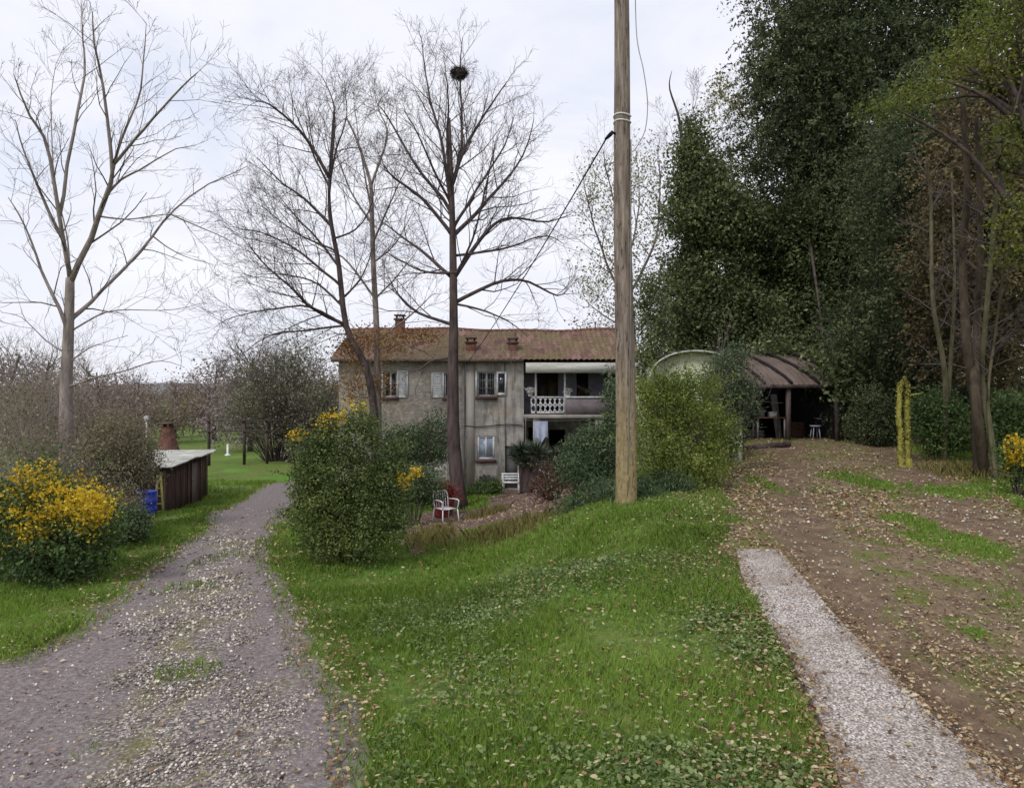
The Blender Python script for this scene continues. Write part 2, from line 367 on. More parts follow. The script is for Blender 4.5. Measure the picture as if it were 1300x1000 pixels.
def foliage(mb, lobes, nclump, per, size, rng, spread=.18, inner=.5, rough=.28, aspect=.5, up=0., zmin=True, vscale=1., spray=0.):
    c,k,d=lobe_points(lobes,nclump,rng,inner,rough)
    cv=rng.rand(nclump)
    p=np.repeat(c,per,0)+rng.normal(size=(nclump*per,3))*spread*np.array([1,1,.7])
    if spray:
        dd=d+np.array([0,0,-.35])+rng.normal(size=d.shape)*.25; dd/=np.linalg.norm(dd,axis=1,keepdims=True); tt=rng.rand(nclump*per)
        L=np.repeat(spray*(.5+rng.rand(nclump)),per); p=np.repeat(c,per,0)+np.repeat(dd,per,0)*(tt*L)[:,None]+rng.normal(size=(nclump*per,3))*spread*.38*(1.15-tt)[:,None]; p[:,2]-=.35*L*tt**2
    big=.5+.5*np.sin(c[:,0]*1.7+2*np.sin(c[:,2]*.9))*np.sin(c[:,2]*1.3+1.5*np.sin(c[:,1]*.8+c[:,0]*.5))
    val=np.clip(np.repeat(cv*.45+big*.3,per)+rng.rand(nclump*per)*.34-.05,0,1)*vscale
    if zmin:
        g=TZ(p[:,0],p[:,1])+.03; ok=p[:,2]>g; p=p[ok]; val=val[ok]
    cards(mb,p,size*(.6+.8*rng.rand(len(p))),rng,up,val,aspect)
    return c
def rot(d, ang, az):
    d=d/np.linalg.norm(d); q=np.array([0,0,1.]) if abs(d[2])<.9 else np.array([1.,0,0]); s=np.cross(d,q); s/=np.linalg.norm(s); t=np.cross(d,s)
    return d*math.cos(ang)+(s*math.cos(az)+t*math.sin(az))*math.sin(ang)
def smooth_line(pts, m):
    pts=np.asarray(pts,float); n=len(pts); t=np.linspace(0,n-1,m); i=np.minimum(t.astype(int),n-2); f=(t-i)[:,None]
    p0=pts[np.maximum(i-1,0)];p1=pts[i];p2=pts[i+1];p3=pts[np.minimum(i+2,n-1)]
    return .5*((2*p1)+(-p0+p2)*f+(2*p0-5*p1+4*p2-p3)*f**2+(-p0+3*p1-3*p2+p3)*f**3)
def twig(mb, p, d, L, r, lvl, rng, up, kids, wob=.16, minr=.003):
    n=5 if lvl>0 else 4; q=[p]; dd=d.copy(); az0=rng.rand()*6.28
    for i in range(n-1):
        dd=dd+rng.normal(size=3)*wob; dd[2]+=up; dd/=np.linalg.norm(dd); q.append(q[-1]+dd*L/(n-1))
    q=np.array(q); mb.tube(q, np.maximum(np.linspace(r,r*.3,n),minr*.7), 4 if r>.012 else 3, rng.rand())
    if lvl<=0: return
    k=kids[lvl-1]; k=max(2,int(k*(.7+.6*rng.rand())))
    for i in range(k):
        t=.18+.8*(i+rng.rand())/k; s=t*(n-1); a=min(int(s),n-2); pt=q[a]+(q[a+1]-q[a])*(s-a); dr=q[a+1]-q[a]; dr/=np.linalg.norm(dr)
        nd=rot(dr, R(25+30*rng.rand()), az0+i*2.4+rng.rand()); nd[2]+=.1
        twig(mb, pt, nd/np.linalg.norm(nd), L*(.62-.28*t)*(.7+.6*rng.rand()), max(r*.5*(1-.5*t),minr), lvl-1, rng, up, kids, wob, minr)
def bare_tree(name, label, trunk, tr, y, limbs, seed, bark, kids=(4,5,6), density=1., lvl=2, up=.03, cat='bare tree', group=None, twigL=1.6, base=None, depthspread=.5, minr=.0035, leaves=None):
    """trunk and limbs: photo outlines given a distance, limbs get a depth of their own"""
    rng=np.random.RandomState(seed); tp=np.array([P(u,v,y) for u,v in trunk]); 
    tp[0,2]=tz(tp[0,0],tp[0,1])-.1
    root=thing(name, tuple(tp[0]+np.array([0,0,.1])), label, cat, group)
    T=MB(); C=MB(); line=smooth_line(tp,24); L=np.linspace(0,1,24)
    rad=np.interp(L,[0,.06,.15,1],[tr[0]*1.45,tr[0]*1.1,tr[0],tr[1]]); T.tube(line,rad,10)
    skel=[line]
    for rad0, pts in limbs:
        sk=np.concatenate(skel); s0=P(pts[0][0],pts[0][1],y); a0=sk[np.argmin((sk[:,0]*y/sk[:,1]-s0[0])**2+((sk[:,2]-CH)*y/sk[:,1]+CH-s0[2])**2)]
        q=np.array([P(u,v,y) for u,v in pts]); ln=np.linalg.norm(np.diff(q,axis=0),axis=1).sum()
        off=(rng.rand()*2-1)*depthspread*ln; off*=1 if abs(off)>.15*ln else 1.6
        s=np.linspace(0,1,len(q)); ys=a0[1]+off*s
        q=np.array([P(u,v,yy) for (u,v),yy in zip(pts,ys)]); q[0]=a0
        m=14; q=smooth_line(q,m); w=rng.normal(size=(m,3))*.035*ln/6; w[0]=0; q=q+np.cumsum(w,0)*.5; skel.append(q)
        rr=np.maximum(np.linspace(1,.16,m)*rad0,.006); T.tube(q,rr,6)
        nk=max(4,int(ln*3.2*density)); az0=rng.rand()*6.28
        for i in range(nk):
            t=.12+.88*(i+rng.rand())/nk; sI=t*(m-1); a=min(int(sI),m-2); pt=q[a]+(q[a+1]-q[a])*(sI-a); dr=q[a+1]-q[a]; dr/=np.linalg.norm(dr)
            nd=rot(dr,R(28+25*rng.rand()),az0+i*2.4); nd[2]+=.12; nd/=np.linalg.norm(nd)
            LL=twigL*(.55+.7*rng.rand())*(1.15-.6*t)
            twig(C, pt, nd, LL, max(rad0*.35*(1.1-.8*t),.006), lvl, rng, up, kids, minr=minr)
    T.build('trunk',bark,root,smooth=True); cr=C.build('crown',leaves or MC['twig_bark'],root)
    return root, line
BARK=rough_mat('grey_bark',(104,94,90),(156,144,138),7,.9,.15,.8,(1,1,.25),vmix=.0)
DBARK=rough_mat('dark_bark',(52,44,44),(92,80,78),7,.9,.15,.8,(1,1,.25))
MC['twig_bark']=None
rough_mat('twig_grey',(70,62,63),(106,95,96),3,.9,.1,.1); MC['twig_bark']=MC['twig_grey']
# ------------------------------------------------------------------ bare trees (outlines read from the photograph)
A_l=[(.085,[(88,353),(77,299),(58,184),(31,134),(16,90)]),(.06,[(77,299),(54,249),(31,191),(20,150)]),(.06,[(77,272),(95,166),(108,87),(106,47),(103,5)]),
 (.10,[(90,358),(119,296),(139,242),(144,209),(133,123),(122,62),(118,15)]),(.05,[(144,209),(155,173),(176,123),(184,62),(186,30)]),
 (.055,[(144,209),(187,159),(238,101),(248,90)]),(.045,[(139,242),(155,226),(180,213),(220,189),(248,184)]),(.035,[(131,282),(160,277),(212,272),(245,283)]),
 (.085,[(89,412),(105,392),(137,364),(187,310),(216,274),(263,234),(313,211)]),(.035,[(216,276),(248,285),(290,305),(330,325)]),
 (.028,[(187,312),(230,324),(270,337)]),(.08,[(86,425),(79,400),(54,353),(31,292),(8,250)]),(.035,[(90,425),(125,402),(155,396),(216,395),(260,385)]),
 (.03,[(90,462),(112,442),(162,425)]),(.04,[(88,486),(120,480),(155,472),(200,458),(234,465)]),(.03,[(86,450),(60,435),(28,405),(0,398)]),
 (.03,[(86,480),(60,470),(20,468)]),(.03,[(88,353),(84,290),(70,230),(66,130),(72,90),(85,60)])]
bare_tree('bare_tree','tall bare grey tree with forking limbs standing behind the yellow bush at the far left',
 [(86,712),(84,600),(84,500),(87,420),(89,353)],(.165,.09),16,[(r_*.66,p_) for r_,p_ in A_l],11,BARK,kids=(4,4),lvl=2,density=.8,twigL=1.35,minr=.0036,group='bare winter trees')
B_l=[(.07,[(418,232),(384,172),(344,136),(320,126)]),(.07,[(420,285),(392,256),(356,228),(326,198)]),(.06,[(432,352),(380,320),(335,297),(288,288)]),
 (.075,[(424,418),(395,390),(372,368),(330,330),(314,308)]),(.05,[(432,405),(390,390),(350,392),(300,402),(280,410)]),(.05,[(440,418),(390,418),(340,425),(300,452)]),
 (.05,[(420,240),(424,200),(440,150),(438,105)]),(.05,[(418,232),(424,140),(404,88)]),(.04,[(425,300),(452,290),(470,262),(478,205)]),(.05,[(416,236),(400,200),(378,150),(372,120)]),
 (.05,[(430,336),(400,300),(370,270),(345,240)]),(.05,[(434,380),(400,360),(360,350),(322,350)]),(.05,[(436,380),(460,350),(478,300)]),(.04,[(428,320),(380,300),(350,280),(330,262)])]
bare_tree('bare_tree','leaning many-branched bare tree at the left end of the house roof',
 [(474,612),(476,540),(466,470),(440,416),(430,336),(420,280),(418,232),(424,140)],(.15,.03),26,B_l,12,DBARK,kids=(5,6),lvl=2,density=1.25,twigL=2.4,minr=.0052,group='bare winter trees')
C_l=[(.05,[(470,232),(492,172),(480,136),(496,115)]),(.05,[(474,300),(500,250),(520,205)]),(.05,[(476,370),(440,330),(410,312),(392,300)]),(.05,[(474,290),(450,250),(430,200),(420,170)]),
 (.045,[(472,264),(456,188),(448,130)]),(.05,[(476,390),(505,350),(530,320)]),(.04,[(474,336),(500,310),(528,260)]),(.05,[(478,420),(520,400),(550,372)]),(.04,[(478,430),(440,425),(400,440)])]
bare_tree('bare_tree','slender straight bare tree between the leaning tree and the nest tree',
 [(480,614),(480,520),(478,416),(474,336),(472,264),(470,232),(454,180),(440,150)],(.13,.03),27,C_l,13,BARK,kids=(5,6),lvl=2,density=1.0,twigL=2.1,minr=.005,group='bare winter trees')
D_l=[(.085,[(574,232),(588,192),(612,148),(644,104)]),(.075,[(574,240),(588,180),(586,104),(588,45)]),(.075,[(573,282),(560,180),(544,120),(532,46)]),
 (.08,[(571,300),(568,264),(528,212),(492,152),(476,132)]),(.07,[(573,300),(536,252),(500,224),(486,205)]),(.08,[(577,306),(608,268),(632,240),(664,200),(680,150)]),
 (.08,[(582,356),(612,300),(640,276),(690,280),(722,272)]),(.075,[(580,384),(628,360),(664,356),(704,374),(722,362)]),(.07,[(573,362),(536,320),(504,296),(482,280)]),
 (.065,[(573,420),(528,396),(505,372),(492,350)]),(.06,[(575,295),(600,250),(640,190),(655,148)]),(.06,[(573,250),(566,180),(570,130),(566,80)]),
 (.05,[(572,456),(548,458),(530,470),(515,462)]),(.05,[(584,350),(600,300),(618,230),(632,170)]),(.05,[(574,262),(552,220),(530,170),(512,140)]),(.05,[(580,330),(640,316),(690,300),(715,310)]),
 (.045,[(582,388),(620,395),(650,410),(668,425)]),(.05,[(573,340),(540,345),(505,330),(486,318)])]
D_root,D_line=bare_tree('bare_tree','tall dark bare tree in front of the house with a bird nest near its top',
 [(584,644),(576,560),(575,470),(576,424),(575,316),(573,232),(570,150)],(.22,.05),23,D_l,14,DBARK,kids=(5,5),lvl=2,density=1.05,twigL=2.0,minr=.0046,group='bare winter trees')
gb=leafmat('russet_gold_leaves',[(92,62,46),(130,92,58),(156,124,70),(150,138,92)],.3)
_c=[o for o in bpy.data.objects if o.get('label','').startswith('slender straight')][0]
C=MB(); foliage(C,[PL(490,432,56,20,26.6,.9),PL(445,442,26,22,26.6,.7),PL(540,425,26,12,26.6,.5),PL(487,490,9,34,26.6,.3),PL(450,490,26,30,26.4,.6)],520,9,.085,np.random.RandomState(44),.2,.15,.5,.6); C.build('clinging_leaves',gb,_c)
# nest
def nest():
    rng=np.random.RandomState(5); c=P(583,92,23.); mb=MB()
    for i in range(520):
        th=rng.rand()*6.28; ph=math.acos(1-1.35*rng.rand()); r=.24*(.75+.3*rng.rand())
        q=c+np.array([math.sin(ph)*math.cos(th),math.sin(ph)*math.sin(th),-math.cos(ph)*.75])*r
        t=np.array([-math.sin(th),math.cos(th),rng.normal()*.35])+rng.normal(size=3)*.35; t/=np.linalg.norm(t); L=.1+.12*rng.rand()
        mb.tube([q-t*L,q+np.array([0,0,.01]),q+t*L],[.005,.007,.004],3)
    tag(mb.build('bird_nest',DBARK,origin=c),'dark round stick nest high in the top of the tallest bare tree','bird nest')
nest()
# pale autumn tree behind the pole, thin leaves
def leafy_tree(name,label,trunk,tr,lobes,n,per,size,mat,seed,y,cat='tree',spread=.3,inner=.35,limbs=None,bark=DBARK,aspect=.55,zmin=True,nl=8,group=None,up=-.2,rough=.3,spray=0.):
    rng=np.random.RandomState(seed); yt=y+(1.6 if n>1500 else 0); tp=np.array([P(u,v,yt) for u,v in trunk]); tp[0,2]=tz(tp[0,0],yt)-.1
    root=thing(name,tuple(tp[0]+np.array([0,0,.1])),label,cat,group); T=MB(); line=smooth_line(tp,16); T.tube(line,np.interp(np.linspace(0,1,16),[0,.1,1],[tr*1.35,tr,tr*.3]),9)
    c,k,d=lobe_points(lobes,nl*len(lobes),rng,.3,.2)
    for q in c:
        i=int(rng.randint(5,15)); i=min(i,int(np.argmin(np.abs(line[:,2]-(q[2]-.6*abs(q[0]-line[8,0])))))) if rng.rand()<.7 else i
        p0=line[max(i,3)]; m=(p0+q)/2+np.array([0,0,.15*np.linalg.norm(q-p0)])+rng.normal(size=3)*.2; T.tube(smooth_line([p0,m,q],7),np.linspace(tr*.35,.012,7),5)
    T.build('trunk',bark,root,smooth=True); C=MB(); foliage(C,lobes,n,per,size,rng,spread,inner,rough,aspect,up,zmin,spray=spray); C.build('crown',mat,root)
    return root
pale=leafmat('pale_autumn_leaves',[(96,98,78),(138,138,108),(168,164,124),(188,190,160)],.35)
rt,_=bare_tree('autumn_tree','pale thin-leaved autumn tree rising behind the wooden pole',[(800,600),(806,480),(800,380),(796,300),(790,230)],(.2,.05),36,
 [(.08,[(803,400),(770,330),(752,270),(742,220)]),(.08,[(800,380),(830,310),(838,250),(835,200)]),(.06,[(800,360),(785,280),(770,215),(765,185)]),(.06,[(802,420),(760,395),(735,370)]),(.06,[(798,330),(812,260),(808,190)]),(.06,[(803,430),(840,390),(850,340)])],
 21,BARK,kids=(4,5),lvl=2,density=.8,twigL=2.4,cat='tree')
C=MB(); foliage(C,[PL(765,250,34,60,36),PL(815,220,36,42,36),PL(752,355,26,40,36),PL(790,330,44,60,37),PL(830,280,22,60,36),PL(800,400,50,30,37)],700,9,.13,np.random.RandomState(2),.28,.2,.4,.6); C.build('foliage',pale,rt)

# ------------------------------------------------------------------ dark evergreen and ivy mass on the right
ivy=leafmat('ivy_leaves',[(46,56,36),(74,86,54),(106,116,74),(146,150,106)],.2,.55,.25)
dark=leafmat('dark_evergreen_leaves',[(38,47,34),(62,73,50),(88,98,66),(122,128,90)],.2,.6,.2)
mid=leafmat('mid_green_leaves',[(44,60,36),(70,90,52),(96,116,62),(128,140,80)],.25,.5,.3)
yel=leafmat('yellow_green_leaves',[(58,70,30),(86,98,40),(116,122,52),(142,138,66)],.35,.5,.25)
brn=leafmat('brown_leaves',[(62,54,42),(90,80,60),(116,104,74),(142,126,90)],.25,.6,.2)  # dark to pale brown leaf tones, varied by clump and leaf
leafy_tree('ivied_tree','ivy-covered tree with a pointed top beside the wooden pole, above the tarpaulin tunnel',[(885,560),(885,450),(884,320),(880,200),(872,150)],.3,
 [PL(905,265,54,40,31,1.6),PL(874,280,32,34,31,1.2),PL(890,232,34,36,31,1.2),PL(884,205,20,30,31,.8),PL(878,172,12,28,31,.6),PL(862,215,6,30,31,.4),PL(935,290,50,26,31.5,1.6),PL(905,345,58,46,32,1.8),PL(935,400,56,50,32,2),PL(870,385,28,60,31.5,1.5),PL(880,430,40,40,32.5,2)],2700,24,.15,ivy,31,31,'ivied tree',.28,.5,group=None)
leafy_tree('evergreen_tree','tall dense dark evergreen rising out of the top of the photo above the shelter',[(1030,540),(1030,400),(1030,200),(1030,60),(1030,-60)],.5,
 [PL(1030,95,60,66,32,2.6),PL(1090,60,90,80,32.5,3),PL(1070,160,90,66,32.5,3),PL(992,20,34,90,32,1.5),PL(985,100,24,60,31.4,1.3),PL(1060,-60,95,90,32,3),PL(1140,0,80,90,33,3),PL(990,182,50,30,31.5,1.6),PL(955,180,26,22,31.5,1.),PL(1010,235,80,45,32,2.4),PL(990,110,26,50,31.6,1.2)],4600,26,.16,dark,32,32,'evergreen tree',.36,.5,rough=.3,spray=1.3,aspect=.42)
leafy_tree('ivied_tree','broad ivy-clad tree directly behind and above the brown shelter roof',[(1010,540),(1010,480),(1015,380),(1020,280)],.4,
 [PL(1010,300,80,60,33,2.6),PL(1085,300,84,80,33.5,2.8),PL(1090,220,84,56,33,2.6),PL(962,300,50,36,33,1.6),PL(1000,380,95,56,34,2.6),PL(1090,400,74,56,34,2.4),PL(935,400,66,48,34.5,2),PL(960,432,60,18,31.5,1),PL(1050,440,60,20,31.5,1.2),PL(1100,455,40,30,30,1.4),PL(1046,448,40,12,27,.6),PL(1072,478,18,26,24.4,.5),PL(985,443,40,8,28,.5),PL(1060,462,20,14,25,.4)],4600,26,.17,ivy,33,33,'ivied tree',.36,.5,rough=.22)
leafy_tree('evergreen_tree','dark evergreen standing behind the yellow mossy stump',[(1150,565),(1150,450),(1150,300),(1150,200)],.3,
 [PL(1160,240,74,60,23,2),PL(1170,330,74,70,23.5,2.2),PL(1130,400,64,56,24,2),PL(1190,150,66,60,23,2),PL(1100,455,34,34,25,1.2),PL(1095,505,30,36,25,1.2),PL(1150,480,64,50,25.5,1.6),PL(1200,440,60,50,25,1.6)],3200,24,.12,dark,34,24,'evergreen tree',.3,.5,rough=.3,spray=1.1,aspect=.42)
leafy_tree('yellow_leaved_tree','tree with yellow-green leaves overhanging the top right corner of the photo',[(1345,640),(1340,450),(1325,250),(1300,80),(1290,-40)],.22,
 [PL(1275,80,40,36,14),PL(1290,180,34,50,14),PL(1165,120,40,15,14.5,.7),PL(1115,140,34,10,14.5,.5),PL(1215,78,36,20,14.5,.7),PL(1290,290,26,50,14),PL(1290,20,40,40,14),PL(1235,36,30,26,15)],640,13,.075,yel,35,14,'tree',.16,.3,nl=4,aspect=.5)
leafy_tree('brown_leaved_tree','brownish tree crown behind the thin trunks at the right edge',[(1290,580),(1280,450),(1275,330)],.2,
 [PL(1240,300,64,70,19.5,1.4),PL(1240,210,54,56,20,1.4),PL(1285,390,64,90,20,1.4),PL(1210,400,40,60,21,1.2),PL(1290,240,60,70,20,1.4),PL(1270,130,60,60,20.5,1.4)],3000,20,.11,brn,36,20,'tree',.26,.4,rough=.25,spray=.8)
# thick dark hedge closing the woodland edge behind everything
lobes=[PL(u,v,70,60,y) for u,v,y in ((1110,500,31),(1150,480,30),(1200,500,29),(1270,500,28),(1340,480,28),(1170,400,32),(1260,350,31),(1340,330,30),(1100,420,35),(1000,400,38),(1130,230,34),(1230,150,32),(1330,180,30),(1060,180,36),(1140,60,35),(1240,-20,33),(1340,40,31),(1120,330,35),(1050,300,37),(1040,470,37),(950,440,38),(1190,280,32),(1240,60,32),(1110,140,35),(1190,20,34),(1200,200,30),(1250,290,29),(1290,230,30),(1190,380,31),(1290,430,28),(1215,330,30))]
C=MB(); foliage(C,lobes,7500,22,.18,np.random.RandomState(8),.42,.5,.25,.5,spray=1.3)
hb=P(1150,560,27); hb[2]=tz(hb[0],hb[1]); tag(C.build('woodland_edge',dark,origin=hb),'dark mass of evergreen woodland closing the view behind the right-hand trees','woodland',kind='stuff')
# thin trunks at the right
def stems(name,label,u0,y,tops,r,seed,mat,cat='tree'):
    rng=np.random.RandomState(seed); b=GY(u0,y); root=thing(name,tuple(b),label,cat,'thin trunks at the right edge'); T=MB(); C=MB()
    for pts,rr in tops:
        q=[b+np.array([rng.normal()*.05,rng.normal()*.05,-.1])]+[P(u,v,y+rng.normal()*.3) for u,v in pts]; q=smooth_line(q,16); T.tube(q,np.linspace(rr*1.25,rr*.5,16),8)
        for i in range(16):
            a=rng.randint(5,15); dr=q[a+1]-q[a]; dr/=np.linalg.norm(dr); twig(C,q[a],rot(dr,R(50),rng.rand()*6.28),1.1,.014,1,rng,.02,(5,))
    T.build('trunk',mat,root,smooth=True); C.build('crown',MC['twig_bark'],root)
rb=rough_mat('reddish_bark',(48,42,36),(82,72,60),8,.9,.15,.7,(1,1,.3)); ob_=rough_mat('olive_bark',(62,60,46),(104,98,76),8,.9,.15,.7,(1,1,.3))
stems('slender_tree','thick reddish forked trunk at the right, nearest the lit grass',1244,15.5,[([(1240,520),(1228,440),(1222,330),(1228,230),(1220,100)],.10),([(1238,500),(1240,420),(1245,300),(1240,150)],.09)],.1,41,rb)
stems('slender_tree','slim olive-grey trunk leaning left, right of the reddish forked trunk',1262,15,[([(1256,540),(1246,480),(1252,400),(1262,280),(1268,180),(1262,60)],.06),([(1254,510),(1264,420),(1280,300)],.035)],.1,42,ob_)
stems('slender_tree','pair of slim pale stems further back, left of the reddish forked trunk',1196,18.5,[([(1200,480),(1184,380),(1182,260),(1176,200)],.06),([(1206,470),(1212,350),(1208,220)],.05)],.1,43,ob_)
# bare twigs above the ivied tree, part of a separate thin tree
bare_tree('bare_tree','thin twiggy tree poking up above the pointed ivied tree',[(868,600),(868,450),(872,250),(866,190),(862,150),(850,112),(853,90)],(.14,.008),33,
 [(.03,[(872,240),(858,190),(848,150)]),(.03,[(880,220),(905,180),(925,140),(935,95)]),(.03,[(885,200),(915,165),(950,150),(965,120)]),(.03,[(868,180),(880,140),(888,110)]),(.03,[(890,215),(925,195),(955,180)])],
 24,DBARK,kids=(5,6),lvl=2,density=.9,twigL=1.8,minr=.006,group='bare winter trees')
C=MB(); foliage(C,[PL(915,120,24,30,33),PL(945,140,22,22,33),PL(895,165,20,20,33)],170,9,.13,np.random.RandomState(12),.15,.2,.4,.6); 
_r=[o for o in bpy.data.objects if o.get('label','').startswith('thin twiggy')][0]; C.build('foliage',leafmat('sparse_olive',[(104,104,70),(150,146,100),(168,160,120)],.4),_r)
# ------------------------------------------------------------------ shrubs
def shrub(name,label,u,v,y,lobes,n,per,size,mat,seed,cat='bush',spread=.12,inner=.35,rough=.3,aspect=.5,nst=14,flowers=None,group=None,up=0.,twigs=0,stemr=.018,stemmat=None,shoots=0,shootL=1.):
    rng=np.random.RandomState(seed); b=GY(u,y); root=thing(name,tuple(b),label,cat,group); T=MB(); C=MB(); T2=MB()
    c,k,d=lobe_points(lobes,nst,rng,.5,.2)
    for q in c:
        m=(b+q)/2+np.array([(q[0]-b[0])*.15,(q[1]-b[1])*.15,-.02]); s=b+np.array([(q[0]-b[0])*.2,(q[1]-b[1])*.2,0]); s[2]=tz(s[0],s[1])-.05
        T.tube(smooth_line([s,m,q],7),np.linspace(stemr,stemr*.3,7),5)
        for i in range(twigs):
            a=s+(q-s)*rng.uniform(.4,1); dd=(q-s)/np.linalg.norm(q-s); twig(T,a,rot(dd,R(35),rng.rand()*6.28),.6*np.linalg.norm(q-s)*rng.uniform(.4,1),stemr*.35,1,rng,.04,(6,),minr=.003)
    T.build('stem',stemmat or DBARK,root,smooth=True)
    if n:
        foliage(C,lobes,n,per,size,rng,spread,inner,rough,aspect,up); C.build('foliage',mat,root)
    if shoots:
        S=MB(); c,k,d=lobe_points(lobes,shoots,rng,.75,.2)
        for q,dv in zip(c,d):
            q=q-dv*.12; dd=dv*[.6,.6,.3]+np.array([0,0,.75])+rng.normal(size=3)*.3; dd/=np.linalg.norm(dd); L=rng.uniform(.18,.5)*shootL; m=6; pt=[q]
            for i in range(m-1): dd=dd+rng.normal(size=3)*.1+np.array([dv[0],dv[1],-.05])*.12; dd/=np.linalg.norm(dd); pt.append(pt[-1]+dd*L/(m-1)*1.5)
            pt=np.array(pt); T2.tube(pt,np.linspace(.005,.002,m),3); nl=int(26*L/.4)+8; ii=rng.rand(nl)*(m-1); a=np.minimum(ii.astype(int),m-2); pp=pt[a]+(pt[a+1]-pt[a])*(ii-a)[:,None]+rng.normal(size=(nl,3))*.022
            if pp[:,2].min()>tz(q[0],q[1]): cards(S,pp,size*(.6+.7*rng.rand(nl)),rng,.3,rng.rand(nl)*.5+.4*rng.rand(),aspect)
        T2.build('shoots',stemmat or DBARK,root); S.build('shoot_leaves',mat,root)
    if flowers:
        fl,fn,fp,fs,fm=flowers
        for one in fl: W=MB(); foliage(W,[one],max(6,int(fn/len(fl))),fp,fs,rng,.07,.3,.5,.8); W.build('flowers',fm,root)
    return root
gold=leafmat('golden_blossom',[(128,118,36),(186,154,36),(214,184,52),(226,208,100)],.35,.6,.2)
deep=leafmat('deep_green_leaves',[(40,52,28),(68,84,40),(96,112,54),(136,142,82)],.2,.5,.35)
deep2=leafmat('blue_green_leaves',[(40,54,38),(64,82,56),(92,108,74),(128,138,98)],.2,.55,.25)
shrub('flowering_bush','yellow-flowered bush at the left edge of the photo beside the gravel road',85,720,10.6,
 [PL(80,670,62,58,10.6,.8),PL(45,650,46,60,10.8,.8),PL(115,680,34,44,10.3,.5),PL(10,680,50,60,10.6,.8),PL(70,705,60,40,10.2,.7)],1100,16,.06,mid,51,'flowering bush',.09,.4,shoots=90,
 flowers=([PL(82,628,58,28,10.4,.6),PL(45,612,22,44,10.5,.4),PL(118,650,22,30,10.0,.3),PL(48,665,32,26,10.0,.4),PL(100,640,44,28,10.0,.4),PL(5,640,40,40,10.4,.5)],420,11,.042,gold))
shrub('flowering_bush','large dense green bush with yellow flower clusters on top, right of the gravel road',440,706,11.9,
 [PL(420,605,46,56,12,.65),PL(470,640,50,60,12,.7),PL(408,655,38,50,11.8,.6),PL(452,552,22,40,12.1,.4),PL(396,620,26,44,11.9,.4),PL(485,625,34,48,12.2,.6),PL(393,588,18,32,11.9,.3),PL(412,560,12,24,12,.25),PL(450,680,66,28,11.7,.7),PL(500,585,12,26,12.2,.25),PL(470,545,10,24,12.1,.2)],2400,16,.05,deep,52,'flowering bush',.09,.4,.45,shoots=170,
 flowers=([PL(449,518,13,13,12,.15),PL(413,533,10,9,11.9,.12),PL(430,531,8,7,11.8,.1),PL(378,550,6,11,11.8,.08),PL(512,608,7,10,11.8,.08)],44,12,.042,gold))
olv=leafmat('olive_grey_leaves',[(88,82,66),(118,110,86),(146,138,110),(172,164,140)],.25,.6,.2)
shrub('bush','olive-grey twiggy bush behind the yellow-flowered bush at the left edge',60,660,15,
 [PL(55,580,54,54,15,.8),PL(15,550,44,74,16,1.),PL(110,610,44,44,15,.7),PL(85,538,62,44,18,1.),PL(135,560,44,38,18,.8),PL(40,512,46,36,18.4,.8)],1350,12,.055,olv,53,'bush',.2,.25,.4,nst=90,twigs=7,stemr=.012,stemmat=BARK)
shrub('bush','grey-green bush in front of the low hut, left of the blue barrel',150,682,14.5,
 [PL(150,600,38,56,15,.7),PL(172,570,26,36,15.5,.5),PL(140,560,32,44,15,.7),PL(150,650,30,36,14.2,.6),PL(186,588,16,26,15.6,.4)],1500,14,.05,olv,54,'bush',.11,.4,.35,nst=30,twigs=3,stemr=.012)
shrub('bush','low dark green bush at the foot of the blue barrel',158,690,13.6,[PL(162,664,26,24,13.4,.5),PL(140,668,22,26,13.4,.4)],420,14,.055,deep2,55,'bush',.08,.4)
ylg=leafmat('fresh_yellow_green',[(72,86,38),(104,120,50),(138,150,70),(176,180,112)],.4,.5,.25)
shrub('bush','large yellow-green bush standing right of the wooden pole',850,622,14,
 [PL(855,525,44,44,14.4,.8),PL(848,508,34,28,14.6,.6),PL(885,545,36,36,14.4,.7),PL(835,560,34,40,14,.6),PL(882,502,28,28,14.6,.6),PL(868,590,44,22,13.8,.6),PL(825,520,24,44,14.4,.5),PL(905,560,26,34,14.4,.5),PL(895,596,30,18,13.9,.5),PL(830,598,24,22,13.6,.5),PL(850,492,30,18,14.8,.5)],1900,12,.055,ylg,56,'bush',.12,.3,.5,nst=26,twigs=3,shoots=170,shootL=1.4)
shrub('bush','dark bush with pale-tipped twigs reaching right toward the shelter opening',915,585,17.5,
 [PL(918,485,28,38,17.5,.7),PL(938,505,24,30,17.2,.6),PL(912,540,34,34,17,.7),PL(900,572,34,24,16.6,.5),PL(928,455,20,16,17.8,.4)],1800,13,.06,leafmat('pale_tipped_leaves',[(38,50,36),(62,78,54),(104,116,84),(168,172,140)],.25),57,'bush',.11,.35,.35,nst=20,twigs=5,stemr=.014,
 stemmat=BARK)
shrub('bush','dark leafy bush between the wooden pole and the balcony',760,612,17,
 [PL(764,572,28,40,17,.8),PL(736,576,22,28,17.5,.6),PL(780,515,12,40,17,.4),PL(745,600,40,28,16.5,.7)],1100,13,.07,deep2,58,'bush',.12,.35,.35,nst=20,twigs=2)
shrub('ground_shrub','low spiky dark green plants at the foot of the wooden pole',775,645,12.6,
 [PL(775,632,42,26,12.9,.6),PL(740,645,34,18,13.2,.5),PL(815,628,28,20,12.6,.5),PL(850,615,34,18,13.2,.5)],700,14,.085,deep2,59,'plant',.10,.2,.35,aspect=.22,up=.9)
